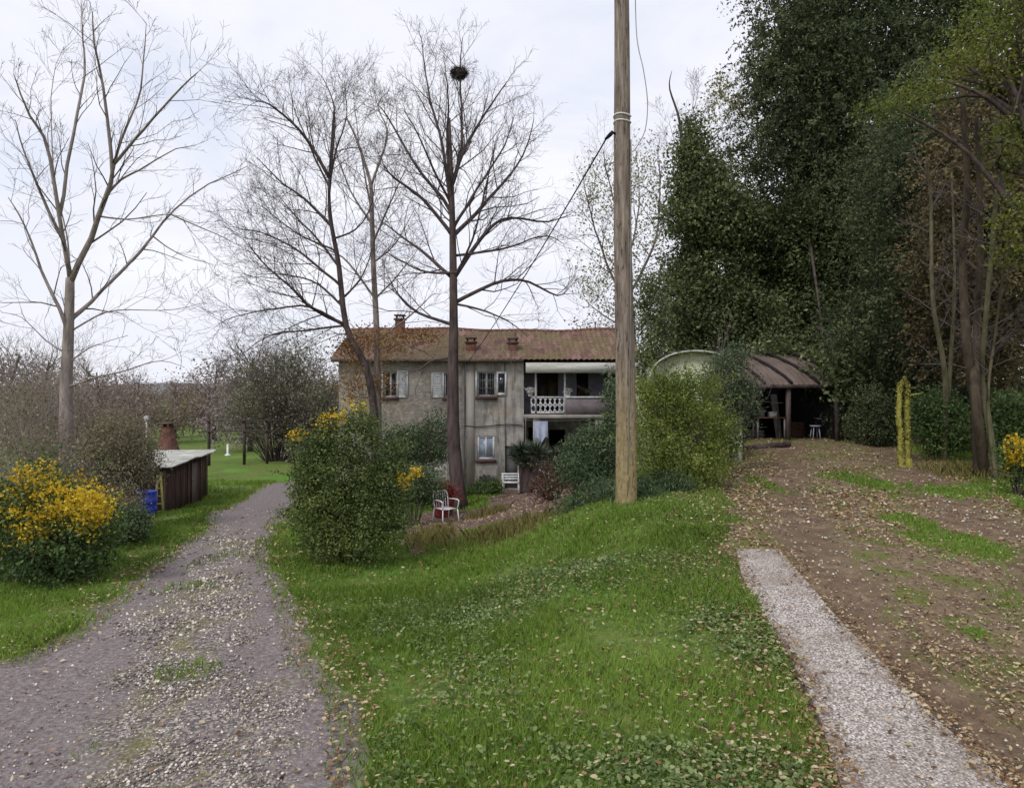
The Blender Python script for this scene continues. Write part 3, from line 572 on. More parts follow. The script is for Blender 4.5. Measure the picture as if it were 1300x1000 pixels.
shrub('bush','grey-green thicket of leafy bushes left of the house',350,572,40,
 [PL(332,505,40,44,40,2.),PL(385,505,44,60,40,2.),PL(305,520,26,30,41,1.6),PL(420,520,34,60,38,1.8),PL(365,460,34,26,40,1.4),PL(360,540,54,26,40,1.6),PL(325,470,22,20,40,1.),PL(405,570,34,30,38,1.6)],1700,12,.135,leafmat('thicket_leaves',[(78,80,66),(108,108,88),(136,132,108),(162,156,132)],.25),60,'thicket',.5,.15,.6,nst=110,twigs=8,stemr=.03)
shrub('bush','reddish bare bush by the brown yard behind the low plants',705,636,18.6,[PL(705,605,26,26,19,.6),PL(690,620,20,18,18.6,.5)],260,9,.06,leafmat('russet_leaves',[(70,52,44),(94,68,58),(122,92,76)],.25),61,'bush',.1,.3,.35,nst=26,twigs=5,stemmat=rb)
shrub('bush','dark green shrub with strappy leaves under the house windows right of the nest tree',600,634,26,[PL(605,622,18,12,26.5,.4),PL(625,616,14,10,27,.4)],200,12,.12,mid,62,'bush',.1,.2,aspect=.25,up=.8)
shrub('flowering_bush','small golden shrub between the large dense bush and the nest tree',525,640,19,[PL(522,612,22,26,19.5,.7),PL(545,618,18,26,20,.6)],500,12,.07,deep2,63,'flowering bush',.12,.35,flowers=([PL(525,600,12,10,19,.2)],16,12,.06,gold))
shrub('flowering_bush','dark bush with a few pale and yellow flowers in front of the stone wall',515,616,25,[PL(515,570,40,36,25.5,1.),PL(550,560,30,34,26,1.),PL(500,590,30,28,25,.8)],900,13,.09,deep2,64,'flowering bush',.16,.3,.35,nst=30,twigs=3,flowers=([PL(560,596,20,12,25,.3)],24,10,.06,leafmat('pale_flowers',[(176,170,160),(214,210,204),(230,228,226)],.3)))
shrub('flowering_bush','small yellow-flowered shrub on the grass at the right edge of the photo',1292,612,13,[PL(1292,585,16,26,13,.4),PL(1310,590,20,30,13,.4)],220,12,.06,mid,65,'flowering bush',.08,.3,flowers=([PL(1290,575,12,22,12.8,.2)],34,12,.05,gold))
for i,(u,v,y,ru,lab) in enumerate(((1190,566,19,34,'low dark undergrowth bush between the mossy stump and the reddish trunk'),(1108,562,23.5,30,'low dark bush between the shelter opening and the mossy stump'),(1283,570,17,30,'leafy undergrowth bush right of the slim olive trunk'),(1225,560,21,40,'dark undergrowth bush deep behind the reddish forked trunk'))):
    shrub('bush',lab,u,v,y,[PL(u,v-34,ru,42,y,.8),PL(u+ru*.5,v-18,ru*.8,24,y-.3,.6)],900,13,.085,(mid,dark,mid,dark)[i],70+i,'bush',.13,.35,group='undergrowth under the right-hand trees')
shrub('bush','dark ivy clump filling the gap between the wooden pole and the ivied tree',828,560,21,[PL(828,400,18,60,22,1.),PL(832,470,24,40,21.5,.8)],500,14,.1,ivy,76,'bush',.16,.4,nst=8,stemr=.03)
# palm-like plants by the house
def yucca(label,u,y,zt,seed,n=3,spread=.35):
    rng=np.random.RandomState(seed); b=GY(u,y); root=thing('yucca_plant',tuple(b),label,'yucca'); T=MB(); L=MB()
    for k in range(n):
        o=np.array([rng.normal()*spread*.5,rng.normal()*spread*.5,0]); h=(zt-b[2])*rng.uniform(.5,.85); top=b+o*1.3+np.array([0,0,h]); T.tube(smooth_line([b+o*.3-[0,0,.05],b+o+[0,0,h*.5],top],6),np.linspace(.15,.13,6),7)
        m=300; d=rng.normal(size=(m,3)); d[:,2]=np.abs(d[:,2])*.8-.25; d/=np.linalg.norm(d,axis=1,keepdims=True)
        cards(L,top+d*.3,.62,rng,0,rng.rand(m),.09,.2,dirs=d*3)
    T.build('trunk',DBARK,root,smooth=True); L.build('foliage',leafmat('yucca_leaves',[(34,44,38),(54,66,54),(84,96,78),(120,126,104)],.1),root)
yucca('dark spiky yucca on short trunks by the house wall, right of the ground-floor window',666,25.5,Z(556,25.5),5,4,.42)
yucca('small spiky yucca beside the larger one, below the balcony lattice',705,27,Z(572,27),6,2,.2)

# ------------------------------------------------------------------ far wood on the left; haze is put in by paler leaf and twig colours
ftw=rough_mat('hazed_twigs',(98,88,86),(128,116,112),2,.95,.05,0)
fl_b=leafmat('hazed_brown_leaves',[(112,100,90),(138,124,112),(162,148,134)],.25,.8,.1)
fl_o=leafmat('hazed_olive_leaves',[(100,102,66),(130,132,84),(156,154,106)],.25,.8,.1)
fl_m=leafmat('hazed_mauve_twigs',[(122,110,112),(146,132,136),(168,154,156)],.25,.8,.1)
def far_tree(label,u,y,vt,w,mat,seed,n=520,group='trees beyond the far lawn',name='background_tree'):
    rng=np.random.RandomState(seed); b=GY(u,y); top=Z(vt,y); h=top-b[2]; root=thing(name,tuple(b),label,'tree',group); T=MB(); C=MB()
    tr=smooth_line([b-[0,0,.1],b+[rng.normal()*.2,0,h*.45],b+[rng.normal()*.3,0,h*.9]],8); T.tube(tr,np.linspace(.22,.05,8),6)
    for i in range(26):
        a=rng.randint(1,7); dr=tr[a]-tr[a-1]; dr/=np.linalg.norm(dr); twig(C,tr[a],rot(dr,R(rng.uniform(25,60)),rng.rand()*6.28),h*.42*rng.uniform(.6,1.2),.05,2,rng,.05,(5,6),minr=.012)
    lob=[(b+[0,0,h*.55],np.array([w,w,h*.42])),(b+[w*.4,0,h*.35],np.array([w*.8,w*.8,h*.3])),(b+[-w*.4,0,h*.3],np.array([w*.8,w*.8,h*.28]))]
    T.build('trunk',DBARK,root); C.build('crown',ftw,root); L=MB(); foliage(L,lob,n,8,.22,rng,.45,.2,.4,.6); L.build('foliage',mat,root)
    return root
rng=np.random.RandomState(99)
ft=[('mauve-grey bare tree in the far wood at the left edge of the photo',14,48,436,3.4,fl_m),('brown bare tree in the far wood just right of the tall left tree',125,55,462,3.6,fl_b),('brown twiggy tree beyond the low hut, left of the brick oven',175,60,476,3.8,fl_b),
 ('olive-green bushy tree beyond the lawn, above the brick oven',222,70,492,4.6,fl_o),('brown tree with upright twigs left of the grey-green thicket',272,62,462,3.8,fl_b),('taller grey tree rising out of the thicket left of the house',318,50,440,3.4,fl_m),
 ('mauve tree between the thicket and the leaning bare tree',392,54,452,3.8,fl_m),('brown tree in the far wood behind the tall left tree',62,62,446,4.2,fl_b),('olive tree in the far wood left of the house wall',352,64,462,4.0,fl_o)]
for i,(lab,u,y,vt,w,m) in enumerate(ft): far_tree(lab,u,y,vt,w,m,200+i)
C=MB(); r2=np.random.RandomState(77); xs=np.linspace(-95,40,60)
lob=[]
for x in xs:
    y=100+r2.rand()*25; g=tz(x,y); hh=r2.uniform(5.,8.2); lob.append((np.array([x,y,g+hh*.5]),np.array([3.2,3.,hh*.62])))
foliage(C,lob,9000,9,.42,r2,.8,.3,.4,.5); tag(C.build('distant_wood',fl_b,origin=(0,110,tz(0,110))),'far band of brown winter woodland beyond the lawn','woodland',kind='stuff')
far_tree('dark round tree top showing above the right end of the house roof',764,52,404,3.2,leafmat('dim_evergreen',[(60,62,56),(84,86,76),(104,102,90)],.2),231,900,group=None,name='tree')
# hills
def hills():
    mb=MB(); xs=np.linspace(-900,900,160); ys=np.linspace(380,900,20); Xg,Yg=np.meshgrid(xs,ys); t=(Yg-380)/520
    Zg=-8+ (12+5*vnoise(Xg,Yg,.006,2)+3*vnoise(Xg,Yg,.03,6))*np.sin(np.clip(t*1.6,0,1)*math.pi/2)
    n,m=len(ys),len(xs); i=np.arange(n-1)[:,None]; j=np.arange(m-1)[None,:]
    mb.add(np.stack([Xg.ravel(),Yg.ravel(),Zg.ravel()],1), np.stack([i*m+j,i*m+j+1,(i+1)*m+j+1,(i+1)*m+j],-1).reshape(-1,4))
    o=mb.build('hills',rough_mat('far_hill',(104,106,112),(124,124,126),.05,1,.05,0),smooth=True); o['kind']='structure'
hills()
# ------------------------------------------------------------------ house
FY=31.0
def hx(u): return X(u,FY)
def hz(v): return Z(v,FY)
def wall_mesh(mb,x0,x1,z0,z1,y,th,ops):
    """a wall in the x-z plane with real openings (front at y, back at y+th) and their reveals"""
    xs=sorted({x0,x1,*[o[0] for o in ops],*[o[1] for o in ops]}); zs=sorted({z0,z1,*[o[2] for o in ops],*[o[3] for o in ops]})
    for a,b in zip(xs[:-1],xs[1:]):
        for c,d in zip(zs[:-1],zs[1:]):
            if any(o[0]<=(a+b)/2<=o[1] and o[2]<=(c+d)/2<=o[3] for o in ops): continue
            mb.add([(a,y,c),(b,y,c),(b,y,d),(a,y,d)],[(0,1,2,3)]); mb.add([(a,y+th,c),(b,y+th,c),(b,y+th,d),(a,y+th,d)],[(3,2,1,0)])
    for a,b,c,d in list(ops):
        mb.add([(a,y,c),(a,y+th,c),(a,y+th,d),(a,y,d)],[(0,1,2,3)]); mb.add([(b,y,c),(b,y+th,c),(b,y+th,d),(b,y,d)],[(3,2,1,0)])
        mb.add([(a,y,c),(b,y,c),(b,y+th,c),(a,y+th,c)],[(0,1,2,3)]); mb.add([(a,y,d),(b,y,d),(b,y+th,d),(a,y+th,d)],[(3,2,1,0)])
def plaster():
    t=NT('old_plaster'); p=t.pos(); n=t.noise(p,1.3,7,.65); n2=t.noise(t.pos((1,1,.25)),2.2,6,.7); n3=t.noise(p,14,5,.7)
    c=t.ramp(n,[(.36,lin(146,142,139)),(.5,lin(182,177,171)),(.62,lin(212,206,198))])
    c=t.mix(t.math('MULTIPLY',t.sstep(n2,.48,.62),.75),c,lin(112,110,98)); c=t.mix(t.math('MULTIPLY',t.sstep(t.noise(t.pos((3,3,.12)),2.0,5,.7),.52,.66),.5),c,lin(98,94,88)); c=t.mix(t.math('MULTIPLY',t.sstep(t.noise(p,.9,6,.75),.54,.60),.5),c,lin(186,166,146)); c=t.mix(t.math('MULTIPLY',n3,.3),c,lin(96,90,88))
    br=t.voro(t.pos((2.4,2.4,4)),2.1,'Color'); bd=t.voro(t.pos((2.4,2.4,4)),2.1,'Distance','F1')
    stc=t.ramp(br,[(0,lin(134,126,114)),(.5,lin(168,159,146)),(1,lin(204,192,176))]); stc=t.mix(t.math('MULTIPLY',t.sstep(bd,.3,.7),.6),stc,lin(124,116,106)); stc=t.mix(.35,stc,c)
    return t,c,stc,n,n3,bd
t,c,stc,n,n3,bd=plaster(); PLASTER=t.finish(t.mix(t.math('MULTIPLY',t.sstep(n,.56,.62),.45),c,stc),.92,.12,t.bump(n3,.5,.02))
t,c,stc,n,n3,bd=plaster(); t.m.name='stone_wall'; STONE=t.finish(t.mix(t.sstep(n,.30,.44),c,stc),.92,.12,t.bump(bd,.6,.03,t.bump(n3,.4,.02)))
PIL=rough_mat('pale_plaster',(146,140,134),(178,170,162),2,.9,.15,.3,(1,1,.3))
WHT=rough_mat('old_white_paint',(190,190,192),(224,224,226),5,.6,.3,.1); BLU=rough_mat('bluish_plaster',(128,128,142),(158,156,168),3,.85,.2,.2)
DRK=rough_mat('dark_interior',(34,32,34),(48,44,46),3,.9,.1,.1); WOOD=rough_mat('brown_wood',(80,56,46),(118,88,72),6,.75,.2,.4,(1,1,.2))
RED=rough_mat('dark_red_sill',(76,58,56),(102,80,77),6,.8,.2,.2); PIPE=rough_mat('grey_pipe',(96,94,92),(128,124,120),4,.5,.3,.1)
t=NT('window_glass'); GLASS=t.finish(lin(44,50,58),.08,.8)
t=NT('pale_glass'); GLASSP=t.finish(t.ramp(t.noise(t.pos(),3,3),[(.3,lin(120,134,150)),(.7,lin(176,186,198))]),.2,.6)
gx=X(600,FY); gz=tz(gx,FY); z0=gz-.5; ze=hz(458)-.02
XL,XM,XR=hx(430),hx(665),hx(806)
house=thing('farmhouse',(hx(600),FY,gz),'long two-storey stone and plaster farmhouse under a mossy red tiled roof','house')
W1=(hx(487),hx(504),hz(504),hz(472)); W2=(hx(564),hx(578),hz(504),hz(474)); U1=(hx(606),hx(629),hz(503),hz(472)); L1=(hx(606),hx(628),hz(583),hz(553))
G1=(hx(490),hx(512),hz(590),hz(548))
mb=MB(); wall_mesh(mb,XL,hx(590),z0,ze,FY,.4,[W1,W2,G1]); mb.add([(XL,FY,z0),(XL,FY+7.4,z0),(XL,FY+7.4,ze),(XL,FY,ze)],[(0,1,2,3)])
stw=mb.build('stone_wall',STONE,house)
mb=MB(); D1=(hx(641),hx(657),z0+.5,hz(566)); wall_mesh(mb,hx(590),XM,z0,ze,FY+.002,.4,[U1,L1,D1]); mb.add([(XM,FY,z0),(XM,FY+1.9,z0),(XM,FY+1.9,ze),(XM,FY,ze)],[(3,2,1,0)])
mb.add([(XR,FY,z0),(XR,FY+7.4,z0),(XR,FY+7.4,ze),(XR,FY,ze)],[(3,2,1,0)]); mb.add([(XL,FY+7.4,z0),(XR,FY+7.4,z0),(XR,FY+7.4,ze),(XL,FY+7.4,ze)],[(0,1,2,3)])
plw=mb.build('plaster_wall',PLASTER,house)
# gable triangle, ceiling slab and floors (keep the inside dark)
rz=Z(420,FY+3.7); ry=FY+3.7
for xg,o in ((XL,(0,1,2)),(XR,(2,1,0))): mb=MB(); mb.add([(xg,FY,ze),(xg,FY+7.4,ze),(xg,ry,rz-.05)],[o]); mb.build('gable',STONE,house)
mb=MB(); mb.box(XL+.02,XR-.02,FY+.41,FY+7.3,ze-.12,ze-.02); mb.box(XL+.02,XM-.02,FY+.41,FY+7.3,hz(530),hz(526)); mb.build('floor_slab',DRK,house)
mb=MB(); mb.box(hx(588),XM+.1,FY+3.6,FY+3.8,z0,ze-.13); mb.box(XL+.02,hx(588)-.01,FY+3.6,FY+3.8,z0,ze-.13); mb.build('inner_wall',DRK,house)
# loggia on the right: bluish back wall, door, parapet, posts
BY=FY+1.9
mb=MB(); DO=(hx(737),hx(753),hz(530),hz(470)); DO2=(hx(684),hx(712),hz(530),hz(472)); wall_mesh(mb,XM,XR,hz(530)+.0,ze,BY,.3,[DO,DO2]); mb.build('loggia_wall',BLU,house)
mb=MB(); wall_mesh(mb,XM,XR,z0,hz(530)-.01,BY,.3,[(hx(672),hx(692),z0+.5,hz(545)),(hx(700),hx(722),z0+.5,hz(548))]); mb.build('ground_floor_wall',PLASTER,house)
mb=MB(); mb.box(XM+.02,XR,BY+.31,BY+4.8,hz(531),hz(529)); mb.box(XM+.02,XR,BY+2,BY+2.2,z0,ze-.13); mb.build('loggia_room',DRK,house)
dd=MB(); dd.box(DO[0]+.03,DO[1]-.03,BY+.12,BY+.17,DO[2],DO[3]-.03); door=dd.build('door',rough_mat('dark_door',(40,32,34),(60,48,48),4,.6,.3,.1),house)
hd=MB(); hd.box(DO[0]+.08,DO[0]+.12,BY+.06,BY+.119,hz(500),hz(498)); hd.build('handle',PIPE,door)
dd=MB(); wx=(DO2[0]+DO2[1])/2
for a,b in ((DO2[0]+.02,wx-.01),(wx+.01,DO2[1]-.02)): dd.box(a,b,BY+.14,BY+.18,DO2[2],DO2[3]-.02)
door=dd.build('door',rough_mat('brown_green_door',(58,50,44),(86,76,60),3,.6,.3,.1),house); door['label']='wide brown double door behind the lattice'
hd=MB(); hd.box(wx+.04,wx+.07,BY+.09,BY+.139,hz(504),hz(500)); hd.build('handle',PIPE,door)
mb=MB(); mb.box(XM+.01,hx(800),FY-.35,BY-.01,hz(531),hz(526)); mb.build('balcony_floor',PIL,house)
# canopy with white fascia
mb=MB(); mb.box(hx(667),hx(806),FY-.9,FY-.82,hz(474.5)+.02,hz(461.5)); cf=mb.build('canopy_fascia',rough_mat('stained_white_fascia',(168,166,158),(208,206,198),3,.7,.2,.2,(.4,1,3)),house)
mb=MB(); mb.obox(((hx(667)+hx(806))/2,FY-.4,hz(462)+.02),(((hx(806)-hx(667))/2-.01),0,0),(0,.44,.02),(0,0,.025)); mb.box(hx(667)+.01,hx(806)-.01,FY-.81,BY-.02,hz(473.5)+.05,hz(472.5)+.07); mb.build('canopy_roof',rough_mat('canopy_sheet',(110,108,100),(150,146,136),3,.8,.2,.2),house)
# posts of the loggia
for u in (680,716.5,790):
    mb=MB(); mb.box(hx(u)-.045,hx(u)+.045,FY-.33,FY-.24,hz(526),hz(473.5)+.04); mb.build('loggia_post',WHT,house)
for u,wd in ((681,.30),(760,.34)):
    mb=MB(); mb.box(hx(u)-wd/2,hx(u)+wd/2,FY-.3,FY,z0,hz(531)); mb.build('pillar',PLASTER,house)
# railings: lattice of white ornaments, then a plain parapet
mb=MB(); ra,rb_=hx(674),hx(716); zt,zb=hz(504),hz(525)
for z in (zt,zb+.05): mb.box(ra,rb_,FY-.33,FY-.25,z-.03,z+.03)
k=7; w=(rb_-ra)/k
for i in range(k):
    cx=ra+w*(i+.5)
    for cz in (zb+.05+(zt-zb-.05)*.27, zb+.05+(zt-zb-.05)*.73):
        an=np.linspace(0,2*math.pi,13); mb.tube(np.stack([cx+w*.44*np.cos(an),an*0+FY-.29,cz+(zt-zb)*.21*np.sin(an)],1),.026,6)
    mb.box(cx-w/2-.012,cx-w/2+.012,FY-.31,FY-.27,zb+.08,zt-.03)
mb.build('lattice_railing',WHT,house)
mb=MB(); mb.box(hx(717.5),hx(800),FY-.34,FY-.2,hz(526)+.01,hz(505)); par=mb.build('parapet',rough_mat('mauve_parapet',(108,100,104),(138,128,130),2,.9,.15,.3),house)
mb=MB(); mb.box(hx(717),hx(801),FY-.38,FY-.16,hz(505)+.002,hz(503)); mb.build('coping',WHT,par)
# outside steps with a white balustrade under the balcony
mb=MB(); 
for i in range(7): mb.box(hx(676)+i*.22,hx(676)+1.7,FY-1.25,FY-.4,gz-.2+i*.0,gz+.05+.2*i)
mb.build('stair',PIL,house)
mb=MB(); p0=np.array([hx(680),FY-1.28,gz+1.75]); p1=np.array([hx(717),FY-1.28,gz+1.2])
mb.bar(p0,p1,.07); 
for i in range(9):
    s=(i+.5)/9; q=p0+(p1-p0)*s; mb.tube([q,q-[0,0,.35],q-[0,0,.75]],[.02,.04,.02],6)
mb.bar(p0-[0,0,.75],p1-[0,0,.75],.07); mb.build('balustrade',WHT,house)
# windows
def shutter(x0,x1,z0,z1,y,mat,parent,lab=None):
    m=MB(); f=.05
    for a in ((x0,x0+f,z0,z1),(x1-f,x1,z0,z1),(x0+f,x1-f,z0,z0+f),(x0+f,x1-f,z1-f,z1)): m.box(a[0],a[1],y-.045,y-.008,a[2],a[3])
    n=int((z1-z0-.1)/.075)
    for i in range(n):
        zz=z0+f+(i+.5)*(z1-z0-2*f)/n; m.obox(((x0+x1)/2,y-.026,zz),((x1-x0)/2-f,0,0),(0,.013,.022),(0,.004,-.003))
    m.box(x0+f,x1-f,y-.012,y-.009,z0+f,z1-f)
    o=m.build('shutter',mat,parent)
    if lab: o['label']=lab
def window(op,panes,label=None,y=FY,glass=GLASS,bars=False,fr=WHT,sill=RED):
    a,b,c,d=op; m=MB(); f=.06 if glass is GLASS else .085; yy=y+(.12 if glass is GLASS else .03)
    for q in ((a,a+f,c,d),(b-f,b,c,d),(a+f,b-f,c,c+f),(a+f,b-f,d-f,d)): m.box(q[0],q[1],yy,yy+.06,q[2],q[3])
    for i in range(1,panes): x=a+(b-a)*i/panes; m.box(x-.035,x+.035,yy-.005,yy+.05,c+f,d-f)
    w=m.build('window',fr,house); 
    if label: w['label']=label
    m=MB(); m.box(a+f,b-f,yy+.025,yy+.032,c+f,d-f); m.build('pane',glass,w)
    m=MB(); m.box(a-.08,b+.08,y-.1,y+.1,c-.13,c-.003); m.build('sill',sill,w)
    if bars:
        m=MB()
        for i in range(1,7): x=a+(b-a)*i/7; m.tube([(x,y+.04,c),(x,y+.04,d)],.012,6)
        for z in (c+(d-c)*.33,c+(d-c)*.66): m.box(a,b,y+.03,y+.036,z-.015,z+.015)
        m.build('bars',PIPE,w)
    return w
w=window(W1,2); sw=hx(518)-hx(504.5); shutter(hx(475.5),hx(486.6),W1[2]-.02,W1[3]+.03,FY,WHT,w); shutter(hx(504.6),hx(518),W1[2]-.02,W1[3]+.06,FY,WHT,w)
w=window(W2,1); shutter(hx(548),hx(563.6),W2[2]-.02,W2[3]+.03,FY,WHT,w)
w=window(G1,2,bars=True)
w=window(U1,2,'dark barred window on the upper floor, right of the nest tree',bars=True)
m=MB(); m.box(U1[0]-.09,U1[0]-.003,FY-.03,FY+.03,U1[2],U1[3]+.04); m.build('jamb',WHT,w)
# open casement leaf beside it
m=MB(); a,b,c_,d=hx(630.5),hx(643),hz(502),hz(472)
for q in ((a,a+.07,c_,d),(b-.07,b,c_,d),(a+.07,b-.07,c_,c_+.12),(a+.07,b-.07,d-.08,d)): m.box(q[0],q[1],FY-.07,FY-.02,q[2],q[3])
m.build('casement',WHT,w); 
m=MB(); m.box(a+.07,b-.07,FY-.05,FY-.04,c_+.12,d-.08); m.build('casement_pane',GLASS,w)
window(L1,2,'white two-light window on the ground floor',glass=GLASSP)
m=MB(); m.box(D1[0],D1[1],FY+.15,FY+.2,D1[2],D1[3]); m.build('door',rough_mat('grey_door',(84,82,84),(116,112,112),4,.7,.2,.1),house)
# pilaster, pipes, cable, lintel stain band
m=MB(); m.box(hx(592),hx(602),FY-.06,FY-.001,z0,ze-.02); m.build('pilaster',PIL,house)
m=MB(); m.tube([(hx(588.5),FY-.09,ze-.1),(hx(588.5),FY-.09,gz+.3),(hx(588.5),FY-.09,z0+.2)],.055,8); m.build('downpipe',PIPE,house)
m=MB(); m.tube([(hx(641),FY-.05,ze-.1),(hx(641),FY-.05,hz(540)),(hx(642),FY-.05,hz(566))],.025,6); m.build('pipe',PIPE,house)
m=MB(); xs=np.linspace(hx(588),hx(664),14); m.tube(np.stack([xs,xs*0+FY-.06,hz(540)-.05*np.sin((xs-xs[0])/(xs[-1]-xs[0])*math.pi*2)],1),.02,5); m.build('cable',DRK,house)
# gutter
m=MB(); m.tube([(XL-.25,FY-.36,ze+.02),(hx(600),FY-.36,ze+.01),(hx(664),FY-.36,ze)],.07,8); m.build('gutter',rough_mat('brown_gutter',(70,56,50),(98,82,72),4,.6,.3,.1),house)
# tiled roof, modelled as rows of curved tiles with steps
def roof():
    eL=np.array([FY-.32, hz(458)+.02]); rL=np.array([ry, rz])
    m=MB(); nx=520; rows=17; xs=np.linspace(XL-.3,XR+.3,nx); prof=np.abs(np.sin(xs*math.pi/.24))**.7*.055
    sag=.05*np.sin((xs-XL)*.55)+.03*np.sin(xs*1.7+1)
    for side in (0,1):
        for r in range(rows):
            a=r/rows; b=(r+1.12)/rows; jit=rs.normal(size=nx)*.004
            for s,(lo) in ((a,.03),):
                y0=eL[0]+(rL[0]-eL[0])*a; y1=eL[0]+(rL[0]-eL[0])*min(b,1.0); zz0=eL[1]+(rL[1]-eL[1])*a+.035; zz1=eL[1]+(rL[1]-eL[1])*min(b,1.0)+.005
                if side: y0,y1=2*ry-y0,2*ry-y1
                A=np.stack([xs,xs*0+y0,zz0+prof+sag*a+jit],1); B=np.stack([xs,xs*0+y1,zz1+prof*.8+sag*min(b,1)+jit],1); C0=A-[0,0,.045]
                k=np.arange(nx-1); f=np.stack([k,k+1,k+1+nx,k+nx],-1); m.add(np.concatenate([A,B]),f,.5); m.add(np.concatenate([C0,A]),f,.2)
    t=NT('mossy_clay_tiles'); p=t.pos(); tile=t.voro(t.pos((4.2,1,2.8)),1.0,'Color')
    c=t.ramp(tile,[(0,lin(98,76,72)),(.5,lin(130,102,94)),(1,lin(156,130,118))]); n=t.noise(p,.8,7,.65)
    c=t.mix(t.math('MULTIPLY',t.sstep(n,.38,.58),.8),c,lin(122,112,84)); c=t.mix(t.math('MULTIPLY',t.sstep(t.noise(p,2.6,6,.7),.52,.7),.7),c,lin(96,72,62))
    o=m.build('roof',t.finish(c,.9,.12,t.bump(t.noise(p,18,5),.4,.02)),house)
    m=MB(); 
    for i in range(int((XR-XL+.6)/.35)):
        x=XL-.3+i*.35; zz=rz+.06+.05*math.sin((x-XL)*.55)+.03*math.sin(x*1.7+1)
        an=np.linspace(0,math.pi,7); q=[]
        for xx,rr in ((x,.13),(x+.38,.11)): q+= [(xx,ry+rr*math.cos(t_),zz+rr*.8*math.sin(t_)-.03) for t_ in an]
        m.add(q,[(j,j+1,j+8,j+7) for j in range(6)])
    m.build('ridge_tiles',rough_mat('dark_ridge',(96,64,58),(128,90,78),5,.9,.1,.3),o)
    for u,yy,w_,h_,lab in ((508,33.6,.42,.85,'narrow rendered chimney left of the ridge centre'),(598,31.9,.42,.32,'squat brick vent right of the nest tree'),(651,31.9,.42,.3,'squat brick vent above the barred window')):
        s=(yy-eL[0])/(rL[0]-eL[0]); zr=eL[1]+(rL[1]-eL[1])*min(s,2-s); x=X(u,yy); m=MB()
        m.box(x-w_/2,x+w_/2,yy-w_/2,yy+w_/2,zr-.3,zr+h_); ch=m.build('chimney',rough_mat('chimney_brick',(92,62,54),(130,92,80),7,.9,.1,.5),o); ch['label']=lab
        m=MB(); m.box(x-w_/2-.06,x+w_/2+.06,yy-w_/2-.06,yy+w_/2+.06,zr+h_+.002,zr+h_+.07)
        for sx in (-1,1): m.box(x+sx*w_*.38-.04,x+sx*w_*.38+.04,yy-.05,yy+.05,zr+h_+.071,zr+h_+.2)
        m.box(x-w_/2-.04,x+w_/2+.04,yy-w_/2-.04,yy+w_/2+.04,zr+h_+.201,zr+h_+.25); m.build('chimney_cap',RED,ch)
roof()
# small neighbour wing at the left end
# flower pots on the balcony rail
def pot(name,label,x,y,z,r,h,mat,plant,seed,group=None):
    root=thing(name,(x,y,z),label,'flower pot',group); an=np.linspace(0,1,6); m=MB(); m.tube([(x,y,z),(x,y,z+h*.08),(x,y,z+h*.85),(x,y,z+h*.86),(x,y,z+h)],[r*.6,r*.68,r*.92,r*1.08,r*1.1],12); m.build('pot',mat,root,smooth=False)
    rng=np.random.RandomState(seed); m=MB(); foliage(m,[(np.array([x,y,z+h+r*.5]),np.array([r*1.2,r*1.2,r*.9]))],40,8,r*.5,rng,r*.3,.2,.3,.5,.3,False); m.build('plant',plant,root)
pfl=MC['pale_flowers']
pot('flower_pot','white pot of pale flowers on the left end of the balcony rail',hx(673),FY-.3,hz(503)+.001,.14,.2,WHT,pfl,1,'pots on the balcony rail')
pot('flower_pot','white pot of pale flowers on the balcony rail beside the second post',hx(720),FY-.27,hz(503)+.001,.14,.2,WHT,pfl,2,'pots on the balcony rail')
pot('flower_pot','small dark pot with a green plant hanging at the parapet below the dark door',hx(745),FY-.27,hz(503)+.001,.12,.16,DRK,mid,3,'pots on the balcony rail')
# pale laundry below the balcony
def laundry():
    m=MB(); n,k=18,14; x0,x1=hx(677),hx(694); xs=np.linspace(0,1,n); zs=np.linspace(0,1,k); Xg,Zg=np.meshgrid(xs,zs)
    lo=hz(556)+.12*np.sin(Xg*9); top=hz(533); zz=top+(lo-top)*Zg; yy=FY-.95+.05*np.sin(Xg*14)*Zg+.02
    for o,fl in ((0,1),(.012,-1)):
        i=np.arange(k-1)[:,None]; j=np.arange(n-1)[None,:]; f=np.stack([i*n+j,i*n+j+1,(i+1)*n+j+1,(i+1)*n+j],-1).reshape(-1,4)[:,::fl]
        m.add(np.stack([(x0+(x1-x0)*Xg).ravel(),(yy+o).ravel(),zz.ravel()],1),f)
    tag(m.build('laundry_cloth',rough_mat('pale_blue_cloth',(168,176,206),(200,206,226),3,.9,.1,.1),origin=((x0+x1)/2,FY-.95,top)),'pale blue cloth hanging under the left end of the balcony','laundry')
    m=MB(); m.tube([(x0-.35,FY-.94,top+.02),(hx(700),FY-.94,top+.0),(hx(745),FY-.94,top+.03)],.012,5); 
    for x in (x0-.35,hx(745)): m.tube([(x,FY-.94,tz(x,FY-.94)-.1),(x,FY-.94,top+.0),(x,FY-.94,top+.12)],.03,6)
    tag(m.build('clothes_line',PIPE,origin=(x0,FY-.94,tz(x0,FY))),'thin clothes line on two posts in front of the balcony','clothes line')
laundry()
